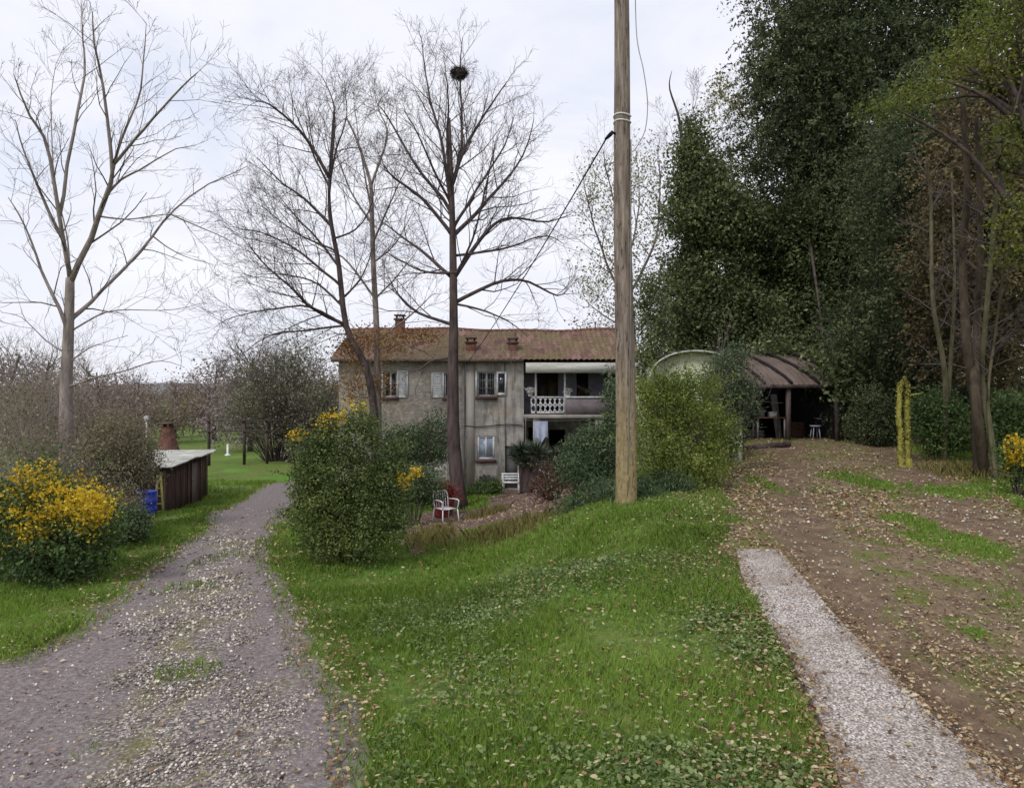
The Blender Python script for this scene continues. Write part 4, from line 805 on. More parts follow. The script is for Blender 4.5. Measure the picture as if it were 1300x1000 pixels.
# white garden bench and dark pots below the window
def bench():
    y=28.; x0,x1=X(636,y),X(661,y); g=tz((x0+x1)/2,y); root=thing('garden_bench',((x0+x1)/2,y,g),'low white garden bench against the house below the ground-floor window','bench')
    m=MB(); 
    for i in range(4): m.box(x0,x1,y-.2+i*.11,y-.2+i*.11+.09,g+.42,g+.45)
    m.build('seat',WHT,root); m=MB()
    for i in range(3): m.box(x0,x1,y+.26,y+.29,g+.5+i*.1,g+.57+i*.1)
    m.build('backrest',WHT,root)
    for x in (x0+.05,x1-.1):
        for yy in (y-.18,y+.2): m=MB(); m.box(x,x+.05,yy,yy+.05,g-.02,g+.419 if yy<y else g+.78); m.build('leg',WHT,root)
bench()
for i,(u,y,r,h,lab) in enumerate(((612,28.6,.2,.34,'dark pot with purple-grey plant at the house wall, leftmost of three'),(621,28.0,.24,.4,'largest dark pot, between the two smaller pots by the white bench'),(631,28.3,.17,.3,'small dark pot next to the left end of the white bench'))):
    x=X(u,y); pot('plant_pot',lab,x,y,tz(x,y)-.01,r,h,DRK,(deep2,leafmat('purple_leaves',[(60,44,66),(92,74,96),(150,140,160)],.2),deep2)[i],30+i,'dark pots by the house wall')
# pot and rubbish under the nest tree: red tub
x,y=X(563,21.6),21.6; g=tz(x,y); root=thing('plant_tub',(x,y,g),'dark red tub with a reddish plant behind the white chair','tub'); m=MB(); m.tube([(x,y,g-.02),(x,y,g+.05),(x,y,g+.45),(x,y,g+.5)],[.24,.27,.33,.35],14); m.build('tub',rough_mat('dark_red_tub',(96,36,34),(134,54,48),4,.6,.3,.1),root)
m=MB(); foliage(m,[(np.array([x,y,g+.75]),np.array([.4,.35,.35]))],110,10,.1,np.random.RandomState(4),.09,.2,.4,.4,.4,False); m.build('plant',leafmat('red_brown_plant',[(90,34,32),(130,50,44),(150,84,66)],.25),root)

# ------------------------------------------------------------------ white garden chair
def chair():
    y=19.6; x=X(566,y); g=tz(x,y); root=thing('garden_chair',(x,y,g),'white tubular garden armchair standing alone on the brown yard','chair'); a=R(38)
    def T(p): return np.array([x+p[0]*math.cos(a)-p[1]*math.sin(a), y+p[0]*math.sin(a)+p[1]*math.cos(a), g+p[2]])
    r=.017; M=WHT
    s=MB(); 
    for i in range(6): s.bar(T((-.22,-.2+i*.085,.42)),T((.22,-.2+i*.085,.42)),.06,.015)
    s.build('seat',M,root)
    s=MB(); s.tube(smooth_line([T((-.22,.22,.42)),T((-.22,.3,.82)),T((0,.31,.86)),T((.22,.3,.82)),T((.22,.22,.42))],16),r,6)
    for i in range(1,6): xx=-.22+.44*i/6; s.tube([T((xx,.23,.44)),T((xx,.29,.83))],.010,5)
    s.build('backrest',M,root)
    for sx in (-1,1):
        for yy in (-.22,.22): s=MB(); s.tube([T((sx*.24,yy,.415)),T((sx*.27,yy*1.25,-.015))],r,6); s.build('leg',M,root)
        s=MB(); s.tube(smooth_line([T((sx*.24,-.22,.42)),T((sx*.27,-.24,.63)),T((sx*.27,-.05,.66)),T((sx*.25,.26,.64))],10),r,6); s.build('armrest',M,root)
chair()

# ------------------------------------------------------------------ wooden utility pole, wires
def pole():
    y=12.; b=GY(795,y); root=thing('utility_pole',tuple(b),'thick weathered wooden utility pole leaning slightly, with wire bands','utility pole')
    top=P(787.5,-80,y); t=np.linspace(0,1,60); line=b+(top-b)*t[:,None]-np.array([0,0,.2])*(1-t[:,None]); rng=np.random.RandomState(1)
    line[:,0]+=.012*np.sin(t*9); m=MB(); m.tube(line,np.interp(t,[0,.25,1],[.185,.165,.118]),20)
    mt=NT('weathered_pole'); p=mt.pos((1,1,.09)); n=mt.noise(p,16,7,.7); c=mt.ramp(n,[(.3,lin(80,70,64)),(.48,lin(124,112,102)),(.6,lin(146,134,124)),(.74,lin(178,166,154))])
    ps=mt.pos(); sp=mt.n('ShaderNodeSeparateXYZ'); mt.l(ps,sp.inputs[0])
    n2=mt.noise(mt.pos((1.6,1.6,.5)),2.2,6,.7); low=mt.sstep(mt.math('ADD',sp.outputs[2],mt.math('MULTIPLY',n2,1.4)),4.3,1.6)
    c=mt.mix(mt.math('MULTIPLY',low,.6),c,mt.ramp(mt.noise(ps,14,6,.7),[(.35,lin(128,114,66)),(.6,lin(172,154,100))])); c=mt.mix(mt.math('MULTIPLY',mt.sstep(mt.noise(mt.pos((1,1,.15)),30,5,.6),.56,.64),.75),c,lin(58,50,46))
    m.build('post',mt.finish(c,.9,.12,mt.bump(n,.8,.03)),root,smooth=True)
    def at(v): s=(b[2]-Z(v,y))/(b[2]-top[2]); return b+(top-b)*s
    for v in (148,156):
        q=at(v); m=MB(); an=np.linspace(0,2*math.pi,17); m.tube(np.stack([q[0]+.142*np.cos(an),q[1]+.142*np.sin(an),q[2]+.012*np.sin(an*2)],1),.014,6); m.build('wire_band',WHT,root)
    q=at(172); m=MB(); m.bar(q+[-.1,-.05,0],q+[-.2,-.1,.02],.03); m.tube([q+[-.17,-.1,.03],q+[-.22,-.08,-.02],q+[-.29,-.0,-.07]],[.03,.035,.02],8); m.build('insulator',DRK,root)
    # cable running up the side of the pole
    m=MB(); m.tube(smooth_line([at(600)+[.0,-.182,0],at(400)+[.08,-.16,0],at(200)+[.12,-.1,0],at(185)+[.13,-.08,0]],12),.012,5); m.build('conduit',PIPE,root)
    w=MB(); s=at(172)+[-.28,0,-.07]; e=np.array([hx(592),FY-.1,hz(463)]); tt=np.linspace(0,1,40)[:,None]; q=s+(e-s)*tt; q[:,2]-=.35*4*(tt*(1-tt))[:,0]*.5; w.tube(q,.014,5)
    tag(w.build('overhead_wire',DRK,origin=s),'dark overhead wire running from the wooden pole down to the house','wire')
    w=MB(); w.tube(smooth_line([P(806,-60,y+.2),P(808,42,y+.1),P(817,90,y),P(822,130,y),P(819,165,y),P(808,187,y-.02),P(800,196,y-.05),at(205)+[.125,-.09,0]],40),.009,5)
    tag(w.build('hanging_cable',rough_mat('grey_cable',(140,138,138),(170,168,168),4,.6,.2,.1),origin=P(820,130,y)),'loose pale cable looping beside the top of the wooden pole','cable')
pole()

# ------------------------------------------------------------------ low hut, barrel, ladder
def hut():
    A=GY(207,20.); B=GY(262,25.); d=(B-A); d[2]=0; L=np.linalg.norm(d); d/=L; nrm=np.array([-d[1],d[0],0]); W=2.6   # nrm points left, away from the road
    if nrm[0]>0: nrm=-nrm
    zt=.26; zb=min(A[2],B[2])-.25; root=thing('low_hut',tuple((A+B)/2),'low brown board hut with a pale sheet roof at the roadside','hut')
    rng=np.random.RandomState(6); m=MB(); n=26
    def pt(s,w,z): q=A+d*s+nrm*w; return np.array([q[0],q[1],z])
    for i in range(n):
        s0=L*i/n; s1=L*(i+1)/n-.015; off=-.012*rng.rand(); h=zt+.05*s0/L-.03*rng.rand(); sh=rng.rand()
        m.obox((pt((s0+s1)/2,.02+off,(zb+h)/2)),d*(s1-s0)/2,nrm*.015,(0,0,(h-zb)/2),sh)
    for wside in (0.,L):
        for i in range(12): w0=W*i/12; m.obox(pt(wside,(w0+W/24),(zb+zt)/2-.02),nrm*(W/24-.006),d*.014,(0,0,(zt-zb)/2),rng.rand())
    m.obox(pt(L/2,W,(zb+zt)/2-.1),d*L/2,nrm*.02,(0,0,(zt-zb)/2-.1),.3)
    bm=rough_mat('old_boards',(64,50,46),(104,84,78),5,.9,.1,.4,(1,1,.2),vmix=.45); m.build('wall',bm,root)
    # door, pale plank and dark gap
    m=MB(); m.obox(pt(3.35,-.03,(zb+zt)/2+.05),d*.34,nrm*.012,(0,0,(zt-zb)/2-.16),.9); dr=m.build('door',rough_mat('greyish_door',(92,82,84),(126,114,112),5,.9,.1,.4,(1,1,.2)),root)
    m=MB(); m.obox(pt(3.1,-.055,-.4),d*.03,nrm*.012,(0,0,.05)); m.build('handle',PIPE,dr)
    for s in (0.04,2.6,4.2,L-.04):
        m=MB(); m.obox(pt(s,-.03,(zb+zt)/2),d*.04,nrm*.012,(0,0,(zt-zb)/2-.02),.9); m.build('post',ob_ if s>4.5 else WOOD,root)
    # corrugated sheet roof
    k=70; ss=np.linspace(-.25,L+.25,k); ws=np.linspace(-.28,W+.3,12); S,Wg=np.meshgrid(ss,ws); base=A+d*S[...,None]+nrm*Wg[...,None]
    zz=zt+.1+.05*S/L+.015*np.sin(S*2*math.pi/.17)+.06*np.sin(Wg*2)*0+.02*vnoise(S,Wg,2,3); V=base.copy(); V[...,2]=zz
    i=np.arange(11)[:,None]; j=np.arange(k-1)[None,:]; f=np.stack([i*k+j,i*k+j+1,(i+1)*k+j+1,(i+1)*k+j],-1).reshape(-1,4)
    m=MB(); m.add(V.reshape(-1,3),f); V2=V.copy(); V2[...,2]-=.03; m.add(V2.reshape(-1,3),f[:,::-1])
    e=np.concatenate([V[0],V2[0]]); q=np.arange(k-1); m.add(e,np.stack([q,q+1,q+1+k,q+k],-1))
    m.build('roof',rough_mat('weathered_sheet',(128,132,120),(190,190,182),1.6,.7,.25,.2,c3=(214,214,208)),root)
    # planks on the ground
    m=MB(); q=GY(226,20.6); m.bar(q+[-.4,-.1,.05],q+[.9,.9,.05],.18,.05); tag(m.build('plank',rough_mat('pale_plank',(120,108,96),(160,146,128),5,.85,.15,.3),origin=q),'old plank lying on the grass along the low hut','plank')
    # ladder-like frame leaning on the corner
    y=19.4; b=GY(203,y); root=thing('ladder',tuple(b),'short yellow-green wooden ladder leaning at the near corner of the hut','ladder'); gm=rough_mat('yellow_green_paint',(128,128,72),(164,160,100),6,.8,.2,.2)
    for u0,u1 in ((197,200),(208,204)):
        m=MB(); m.bar(P(u0,656,y)-[0,0,.02],P(u1,603,y+.35),.05); m.build('rail',gm,root)
    m=MB()
    for k_ in range(5): s=(k_+.7)/5.4; m.bar(P(197+3*s,656-53*s,y+.35*s)+[.02,0,0],P(208-4*s,656-53*s,y+.35*s)-[.02,0,0],.035)
    m.build('rung',gm,root)
hut()
def barrel():
    y=18.6; b=GY(184,y); root=thing('plastic_barrel',tuple(b),'blue plastic barrel half hidden by bushes beside the hut','barrel'); z=b[2]; h=Z(624,y)-z
    m=MB(); zs=[0,.02,.06,.3,.33,.36,.62,.65,.68,.93,.97,1.]; rr=[.24,.27,.28,.285,.3,.285,.285,.3,.285,.28,.27,.24]
    m.tube([(b[0],b[1],z-.02+q*h) for q in zs],rr,28); t=NT('blue_plastic'); m.build('drum',t.finish(t.ramp(t.noise(t.pos(),3,4),[(.3,lin(28,48,150)),(.7,lin(44,72,190))]),.45,.4),root,smooth=True)
    m=MB(); m.tube([(b[0],b[1],z+h-.03),(b[0],b[1],z+h+.02),(b[0],b[1],z+h+.021),(b[0],b[1],z+h+.025)],[.29,.29,.27,.2],28); m.build('lid',rough_mat('blue_lid',(30,50,150),(52,78,190),4,.5,.3,.1),root)
barrel()

# ------------------------------------------------------------------ things on the far lawn
def oven():
    y=30.; b=GY(213,y); root=thing('brick_oven',tuple(b),'red-brown tapering outdoor brick oven chimney behind the low hut','outdoor oven'); x=b[0]; zt=Z(541,y); m=MB()
    bm=NT('oven_brick'); p=bm.pos(); br=bm.n('ShaderNodeTexBrick'); br.inputs['Scale'].default_value=1; br.inputs['Brick Width'].default_value=.24; br.inputs['Row Height'].default_value=.075; br.inputs['Mortar Size'].default_value=.008
    mp=bm.pos((1,1,1)); sx=bm.n('ShaderNodeSeparateXYZ'); bm.l(mp,sx.inputs[0]); cx=bm.n('ShaderNodeCombineXYZ'); bm.l(bm.math('ADD',sx.outputs[0],sx.outputs[1]),cx.inputs[0]); bm.l(sx.outputs[2],cx.inputs[1]); bm.l(cx.outputs[0],br.inputs['Vector'])
    br.inputs['Color1'].default_value=lin(120,70,56); br.inputs['Color2'].default_value=lin(92,58,52); br.inputs['Mortar'].default_value=lin(110,98,90); bmt=bm.finish(br.outputs[0],.9,.1)
    zb=b[2]-.05
    pr=[(.50,zb),(.50,zb+1.0),(.34,zb+1.35),(.18,zt-.25),(.17,zt)]
    v=[]
    for r,z in pr: v+=[(x-r,y-r,z),(x+r,y-r,z),(x+r,y+r,z),(x-r,y+r,z)]
    f=[(4*i+j,4*i+(j+1)%4,4*i+4+(j+1)%4,4*i+4+j) for i in range(4) for j in range(4)]+[(16,17,18,19)]; m.add(v,f); m.build('hood',bmt,root)
    m=MB(); m.box(x-.3,x+.3,y-.3,y+.3,zt+.1,zt+.15); 
    for a in (-.13,.13): m.box(x+a-.03,x+a+.03,y-.12,y+.12,zt,zt+.1)
    m.build('cap',RED,root); m=MB(); m.box(x-.28,x+.28,y-.51,y-.502,zb+.45,zb+.85); m.build('fire_opening',DRK,root)
oven()
def lamp():
    y=28.; b=GY(186,y); root=thing('garden_lamp',tuple(b),'thin garden lamp post with a small white head left of the brick oven','lamp post'); zt=Z(531,y); m=MB(); m.tube([b-[0,0,.05],b+[0,0,.3],[b[0],y,zt-.1]],[.05,.035,.03],8); m.build('pole',WHT,root)
    m=MB(); m.tube([[b[0],y,zt-.12],[b[0],y,zt-.04],[b[0],y,zt+.06],[b[0],y,zt+.1]],[.05,.1,.1,.03],10); m.build('lamp_head',WHT,root)
lamp()
def rails():
    y=37.; x0=X(262,y); x1=X(335,y); g=tz(x0,y); root=thing('wooden_fence',(x0,y,g),'low dark wooden rail fence on posts at the far side of the lawn','fence'); 
    for z in (Z(547,y),Z(534,y)): m=MB(); m.bar((x0,y,z),(x1+1.2,y,z+.02),.05,.07); m.build('rail',DBARK,root)
    for u in (264,309,338): x=X(u,y); m=MB(); m.box(x-.06,x+.06,y+.06,y+.18,tz(x,y)-.1,Z(531,y)); m.build('post',DBARK,root)
rails()
for i,(u,v,y,lab) in enumerate(((289,572,46.,'small white garden stand on the far lawn below the fence'),(357,572,44.,'small dark-topped white stand on the lawn beside the large dense bush'))):
    b=GY(u,y); h=.75; root=thing('bird_bath',tuple(b),lab,'garden stand','white stands on the far lawn'); m=MB(); m.tube([b-[0,0,.03],b+[0,0,.06],b+[0,0,.12],b+[0,0,h]],[.2,.18,.07,.06],10); m.build('pedestal',WHT,root); m=MB(); m.tube([b+[0,0,h],b+[0,0,h+.05],b+[0,0,h+.14],b+[0,0,h+.12]],[.1,.25,.32,.26],14); m.build('basin',(PIPE if i==0 else DRK),root)

# ------------------------------------------------------------------ shelter (carport) on the right
def shelter():
    yF,yB=24.6,30.; xa,xb=X(893,yF),X(1068,yF); g=tz((xa+xb)/2,yF+1); root=thing('open_shelter',((xa+xb)/2,yF,g),'dark open-fronted shelter with a curved brown sheet roof on dark ribs','shelter')
    z1=Z(488,yF); z2=Z(447,yB)
    def prof(s): return yF+(yB-yF)*s, z1+(z2-z1)*math.sin(s*math.pi/2)**.85
    xs=np.linspace(xa-.2,xb+.1,90); ss=np.linspace(0,1,24); V=np.array([[ (x, prof(s)[0], prof(s)[1]+.018*math.sin(x*2*math.pi/.18)) for x in xs] for s in ss])
    n,k=len(ss),len(xs); i=np.arange(n-1)[:,None]; j=np.arange(k-1)[None,:]; f=np.stack([i*k+j,i*k+j+1,(i+1)*k+j+1,(i+1)*k+j],-1).reshape(-1,4); m=MB(); m.add(V.reshape(-1,3),f); W=V-np.array([0,0,.02]); m.add(W.reshape(-1,3),f[:,::-1])
    m.build('roof',rough_mat('brown_roof_sheet',(84,72,66),(118,104,96),1.2,.7,.2,.2,(1,.4,1),c3=(122,74,62)),root)
    for q in range(6):
        x=xa+(xb-xa)*(q+.02)/5.05; m=MB(); line=np.array([(x+1.1*(1-s)-.9, prof(s)[0]-.02, prof(s)[1]+.05) for s in np.linspace(0,1,14)]); m.tube(line,.055,6); m.build('rib',DRK,root)
    m=MB(); m.bar((xa-.2,yF,z1-.07),(xb+.1,yF,z1-.07),.12,.12); m.build('eave_beam',DBARK,root)
    for u in (940,1002,1064): 
        x=X(u,yF); m=MB(); m.box(x-.07,x+.07,yF+.03,yF+.17,tz(x,yF)-.1,z1-.132); m.build('post',DBARK,root)
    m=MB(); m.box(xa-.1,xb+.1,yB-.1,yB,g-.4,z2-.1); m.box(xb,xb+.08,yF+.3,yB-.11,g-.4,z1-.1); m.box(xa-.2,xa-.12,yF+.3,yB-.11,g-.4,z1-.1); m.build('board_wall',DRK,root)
    # things stored inside
    y=25.6
    x=X(976,y); g1=tz(x,y); t_=thing('work_table',(x,y,g1),'small dark work table inside the shelter opening','table'); m=MB(); m.box(x-.55,x+.55,y-.3,y+.3,g1+.76,g1+.8); m.build('tabletop',WOOD,t_)
    for a in (-.48,.48):
        for b in (-.24,.24): m=MB(); m.box(x+a-.03,x+a+.03,y+b-.03,y+b+.03,g1-.02,g1+.759); m.build('leg',PIPE,t_)
    for dx,w,h,mt,lab,nm in ((-.3,.2,.24,PIPE,'grey box on the left of the dark work table','box'),(.12,.24,.16,WHT,'pale box on the right of the dark work table','box')):
        m=MB(); m.box(x+dx-w/2,x+dx+w/2,y-.15,y+.1,g1+.801,g1+.8+h); m.box(x+dx-w/2-.01,x+dx+w/2+.01,y-.16,y+.11,g1+.802+h,g1+.83+h); tag(m.build(nm,mt,origin=(x+dx,y,g1+.8)),lab,'box','boxes on the work table')
    x,y=X(1035,25.2),25.2; g1=tz(x,y); t_=thing('stool',(x,y,g1),'small pale stool at the right side of the shelter opening','stool'); m=MB(); m.tube([(x,y,g1+.46),(x,y,g1+.5)],.19,14); m.build('seat',BLU,t_)
    for a in range(4): an=a*math.pi/2+.78; m=MB(); m.tube([(x+.12*math.cos(an),y+.12*math.sin(an),g1+.459),(x+.19*math.cos(an),y+.19*math.sin(an),g1-.02)],.02,6); m.build('leg',BLU,t_)
    y=26.4; x0,x1=X(1036,y),X(1076,y)-.15; g1=tz(x0,y); t_=thing('trestle_bench',((x0+x1)/2,y,g1),'long pale board on trestles in the shade of the shelter','bench'); m=MB(); m.box(x0,x1,y-.3,y+.3,g1+.72,g1+.77); m.build('board',BLU,t_)
    for x in (x0+.15,x1-.15):
        m=MB(); m.bar((x,y-.28,g1-.02),(x,y-.05,g1+.715),.05); m.bar((x,y+.28,g1-.02),(x,y+.05,g1+.715),.05); m.bar((x,y-.2,g1+.25),(x,y+.2,g1+.25),.04); m.build('trestle',WOOD,t_)
    for u,yy,hh,ww,zz,lab in ((1012,27.,.36,.5,0,'brown crate at the bottom of the small stack inside the shelter'),(1012,27.,.3,.44,.363,'brown crate on top of the small stack inside the shelter'),(958,27.4,.5,.6,0,'large pale crate behind the dark work table in the shelter')):
        x=X(u,yy); g1=tz(x,yy)+zz; c_=thing('crate',(x,yy,g1),lab,'crate','crates stored in the shelter'); m=MB()
        for k_ in range(4):
            z_=g1+hh*k_/4; m.box(x-ww/2,x+ww/2,yy-.2,yy-.18,z_+.01,z_+hh/4-.015); m.box(x-ww/2,x-ww/2+.02,yy-.178,yy+.2,z_+.01,z_+hh/4-.015); m.box(x+ww/2-.02,x+ww/2,yy-.178,yy+.2,z_+.01,z_+hh/4-.015)
        m.build('side',WOOD if zz or u>1000 else PIL,c_); m=MB(); m.box(x-ww/2+.021,x+ww/2-.021,yy-.178,yy+.2,g1+.002,g1+.02); m.build('bottom',WOOD,c_)
        m=MB(); 
        for a_ in (-1,1): m.box(x+a_*(ww/2-.045)-.02,x+a_*(ww/2-.045)+.02,yy-.178,yy-.14,g1+.021,g1+hh)
        m.build('corner_post',WOOD,c_)
    for i_,(u,lab) in enumerate(((990,'pale board leaning on the back wall of the shelter, left one'),(1024,'pale board leaning on the back wall of the shelter, right one'))):
        yy=28.6; x=X(u,yy); g1=tz(x,yy); m=MB(); m.bar((x,yy,g1),(x+.15,yy+1.1,g1+1.9),.26,.03); tag(m.build('board',WOOD if i_ else PIL,origin=(x,yy,g1)),lab,'board','boards leaning in the shelter')
    q0=GY(933,23.2); q1=GY(1003,23.2); m=MB(); m.bar(q0+[0,0,.06],q1+[0,0,.06],.2,.16); tag(m.build('timber_beam',DBARK,origin=(q0+q1)/2),'long dark timber lying across the driveway in front of the shelter','beam')
shelter()
def tarp():
    y0,y1=20.6,23.6; xc=X(869,22); w=X(927,y0)-X(812,y0); w/=2; g=tz(xc,21); zt=Z(447,y0+.3); zs=Z(482,y0); root=thing('tarpaulin_tunnel',(xc,y0,g),'low arched tunnel covered with a pale green and cream tarpaulin','tunnel tent')
    m=MB(); n=30; k=16; an=np.linspace(0,math.pi,n); ys=np.linspace(y0,y1,k); V=[]
    for y in ys:
        for a in an: V.append((xc-w*math.cos(a)*(1+.01*math.sin(y*5)),y,zs+(zt-zs)*math.sin(a)**.85+.03*math.sin(a*7+y*3)*math.sin(y*4)))
    i=np.arange(k-1)[:,None]; j=np.arange(n-1)[None,:]; f=np.stack([i*n+j,i*n+j+1,(i+1)*n+j+1,(i+1)*n+j],-1).reshape(-1,4); V=np.array(V); m.add(V,f); m.add(V-[0,0,.03],f[:,::-1])
    for x in (xc-w,xc+w): m.box(x-.03,x+.03,y0,y1,g-.3,zs+.0)
    t=NT('tarp'); p=t.pos(); c=t.ramp(t.noise(p,1.1,6,.65),[(.3,lin(150,164,134)),(.5,lin(186,192,164)),(.68,lin(196,180,160)),(.8,lin(206,206,190))]); c=t.mix(t.math('MULTIPLY',t.sstep(t.noise(p,5,5,.7),.5,.7),.5),c,lin(112,124,84))
    m.build('cover',t.finish(c,.6,.3,t.bump(t.noise(p,3,4),.6,.05)),root,smooth=True)
    for y in (y0-.0,(y0+y1)/2,y1): m=MB(); m.tube(np.stack([xc-(w+.02)*np.cos(an),an*0+y,zs+(zt-zs+.02)*np.sin(an)**.85],1),.03,6); m.build('hoop',rough_mat('pale_hoop',(150,152,136),(176,178,160),3,.6,.3,.1),root)
    m=MB(); m.box(xc-w+.03,xc+w-.03,y0+.2,y0+.24,g-.3,zs); ee=[(xc-(w-.04)*math.cos(a),y0+.22,zs+(zt-zs-.04)*math.sin(a)**.85) for a in an]; m.add(ee,[list(range(len(ee)))]); m.build('front_panel',rough_mat('tarp_front',(150,158,128),(190,190,164),2,.8,.2,.3),root)
tarp()
def stump():
    y=18.; b=GY(1148,y); root=thing('mossy_stump',tuple(b),'bright yellow-green mossy twin tree stump joined at the top','tree stump'); mm=rough_mat('yellow_moss',(96,92,40),(160,154,78),5,.95,.1,1.,(1,1,.3),c3=(74,66,40)); zt=Z(484,y)
    m=MB(); x=b[0]; r=.105
    jr=np.random.RandomState(2); a1=smooth_line([b+[-.06,0,-.1],b+[-.1,0,.3],b+[-.09,0,.75],b+[-.13,.02,1.2],[x-.11,y,zt-.2],[x-.04,y,zt-.05],[x+.04,y,zt-.03]],30); a1[:,0]+=jr.normal(size=30)*.006; m.tube(a1,np.interp(np.linspace(0,1,30),[0,.12,.7,1],[.11,.066,.056,.045])*(1+.12*jr.normal(size=30)),12)
    a2=smooth_line([b+[.12,0,-.1],b+[.1,.02,.4],b+[.09,.02,.9],[x+.07,y,zt-.5],[x+.08,y,zt-.2],[x+.05,y,zt-.06]],30); a2[:,0]+=jr.normal(size=30)*.006; m.tube(a2,np.interp(np.linspace(0,1,30),[0,.15,1],[.11,.06,.045])*(1+.12*jr.normal(size=30)),12); m.build('trunk',mm,root,smooth=True)
    fz=MB(); fr=np.random.RandomState(8)
    for ln in (a1,a2): 
        i_=fr.randint(0,30,900); o_=fr.normal(size=(900,3)); o_/=np.linalg.norm(o_,axis=1,keepdims=True); cards(fz,ln[i_]+o_*.075+fr.normal(size=(900,3))*[0,0,.03],.035+.03*fr.rand(900),fr,.3,fr.rand(900),.6)
    fz.build('moss',leafmat('stump_moss',[(74,74,38),(112,110,48),(146,142,68),(176,170,104)],.2,.8,.1),root)
    m=MB(); m.tube([[x+.1,y,zt-.35],[x+.3,y,zt-.33],[x+.42,y-.05,zt-.3]],[.03,.02,.01],6); m.build('branch_stub',mm,root)
stump()
# ------------------------------------------------------------------ ground cover
def samp(n,seed,y0,y1,p=1.0,tmax=.82):
    """points over the near ground, thinner with distance"""
    r=np.random.RandomState(seed); u=r.rand(n); t=(r.rand(n)*2-1)*tmax; y=y0*(y1/y0)**(u**p); return y*t,y,r
def inbox(x,y,x0,x1,y0,y1,m=0): return (x>x0-m)&(x<x1+m)&(y>y0-m)&(y<y1+m)
def grass():
    x,y,r=samp(620000,1,3.1,30,.9); rd,dr,mu,cc,gr=fields(x,y); n=vnoise(x,y,2.3,21); n2=vnoise(x,y,.7,22)
    lawn=(rd<-.02)&((dr<0)|(gr>0))&(mu<.05)&(cc<-.02)
    pk=np.where(lawn,np.clip(.62+.3*n+.2*vnoise(x,y,6,24),.12,1),.0); pk=np.where((dr>0)&(gr>0),np.clip(gr*3,0,1)*.8,pk); pk=np.where((rd>=-.02)&(rd<.25),.12,pk); verge=(rd>.4)&(stony(x,y,rd)>-.1)&(vnoise(x,y,1.9,33)>.72); pk=np.where(verge,.16,pk)
    pk=np.where((dr>0)&(gr<=0)&(vnoise(x,y,1.3,31)>.75),.12,pk); pk=np.where(cc>-.02,0,pk)
    k=r.rand(len(x))<pk; x,y=x[k],y[k]; n=n[k]; n2=n2[k]; z=TZ(x,y)+.02*vnoise(x,y,1.7,10)
    h=(.035+.05*r.rand(len(x)))*(1+.35*n)*np.clip(.8+y/22,.8,1.7)*np.where(dr[k]>0,.6,1); w=(.004+.004*r.rand(len(x)))*np.clip(y/5,.9,5)
    val=np.clip(.5+.16*n2+.25*(r.rand(len(x))-.5),0,1)
    m=MB(); blades(m,np.stack([x,y,z-.005],1),h,w,r,val)
    tag(m.build('grass',leafmat('grass_blades',[(90,92,48),(98,120,50),(116,144,58),(140,166,74),(176,180,108)],.35,.55,.25)),'short green lawn grass on the mound and verges','grass',kind='stuff')
grass()
def weeds():
    x,y,r=samp(90000,2,3.2,16,.9,.8); rd,dr,mu,cc,gr=fields(x,y); n=vnoise(x,y,1.4,41)
    side=(x>-1.5)&(x<6); k=(rd<-.05)&(dr<-.0)&(mu<0)&(cc<-.03)&(r.rand(len(x))<np.clip(.16+.42*n,.02,.7)*np.where(side,1,.35)*np.where(y<9.5,1,.3)); x,y=x[k],y[k]
    z=TZ(x,y)+.02*vnoise(x,y,1.7,10); per=5; b=np.repeat(np.stack([x,y,z],1),per,0)+r.normal(size=(len(x)*per,3))*[.035,.035,0]; b[:,2]+=.02+.05*r.rand(len(b))
    m=MB(); cards6(m,b,.010+.016*r.rand(len(b)),r,np.clip(np.repeat(r.rand(len(x)),per)*.6+r.rand(len(b))*.4,0,1),.5,.7)
    tag(m.build('weeds',leafmat('weed_leaves',[(66,82,46),(92,112,62),(126,142,86),(176,182,134)],.3)),'low broad-leaved weeds among the lawn grass','weeds',kind='stuff')
weeds()
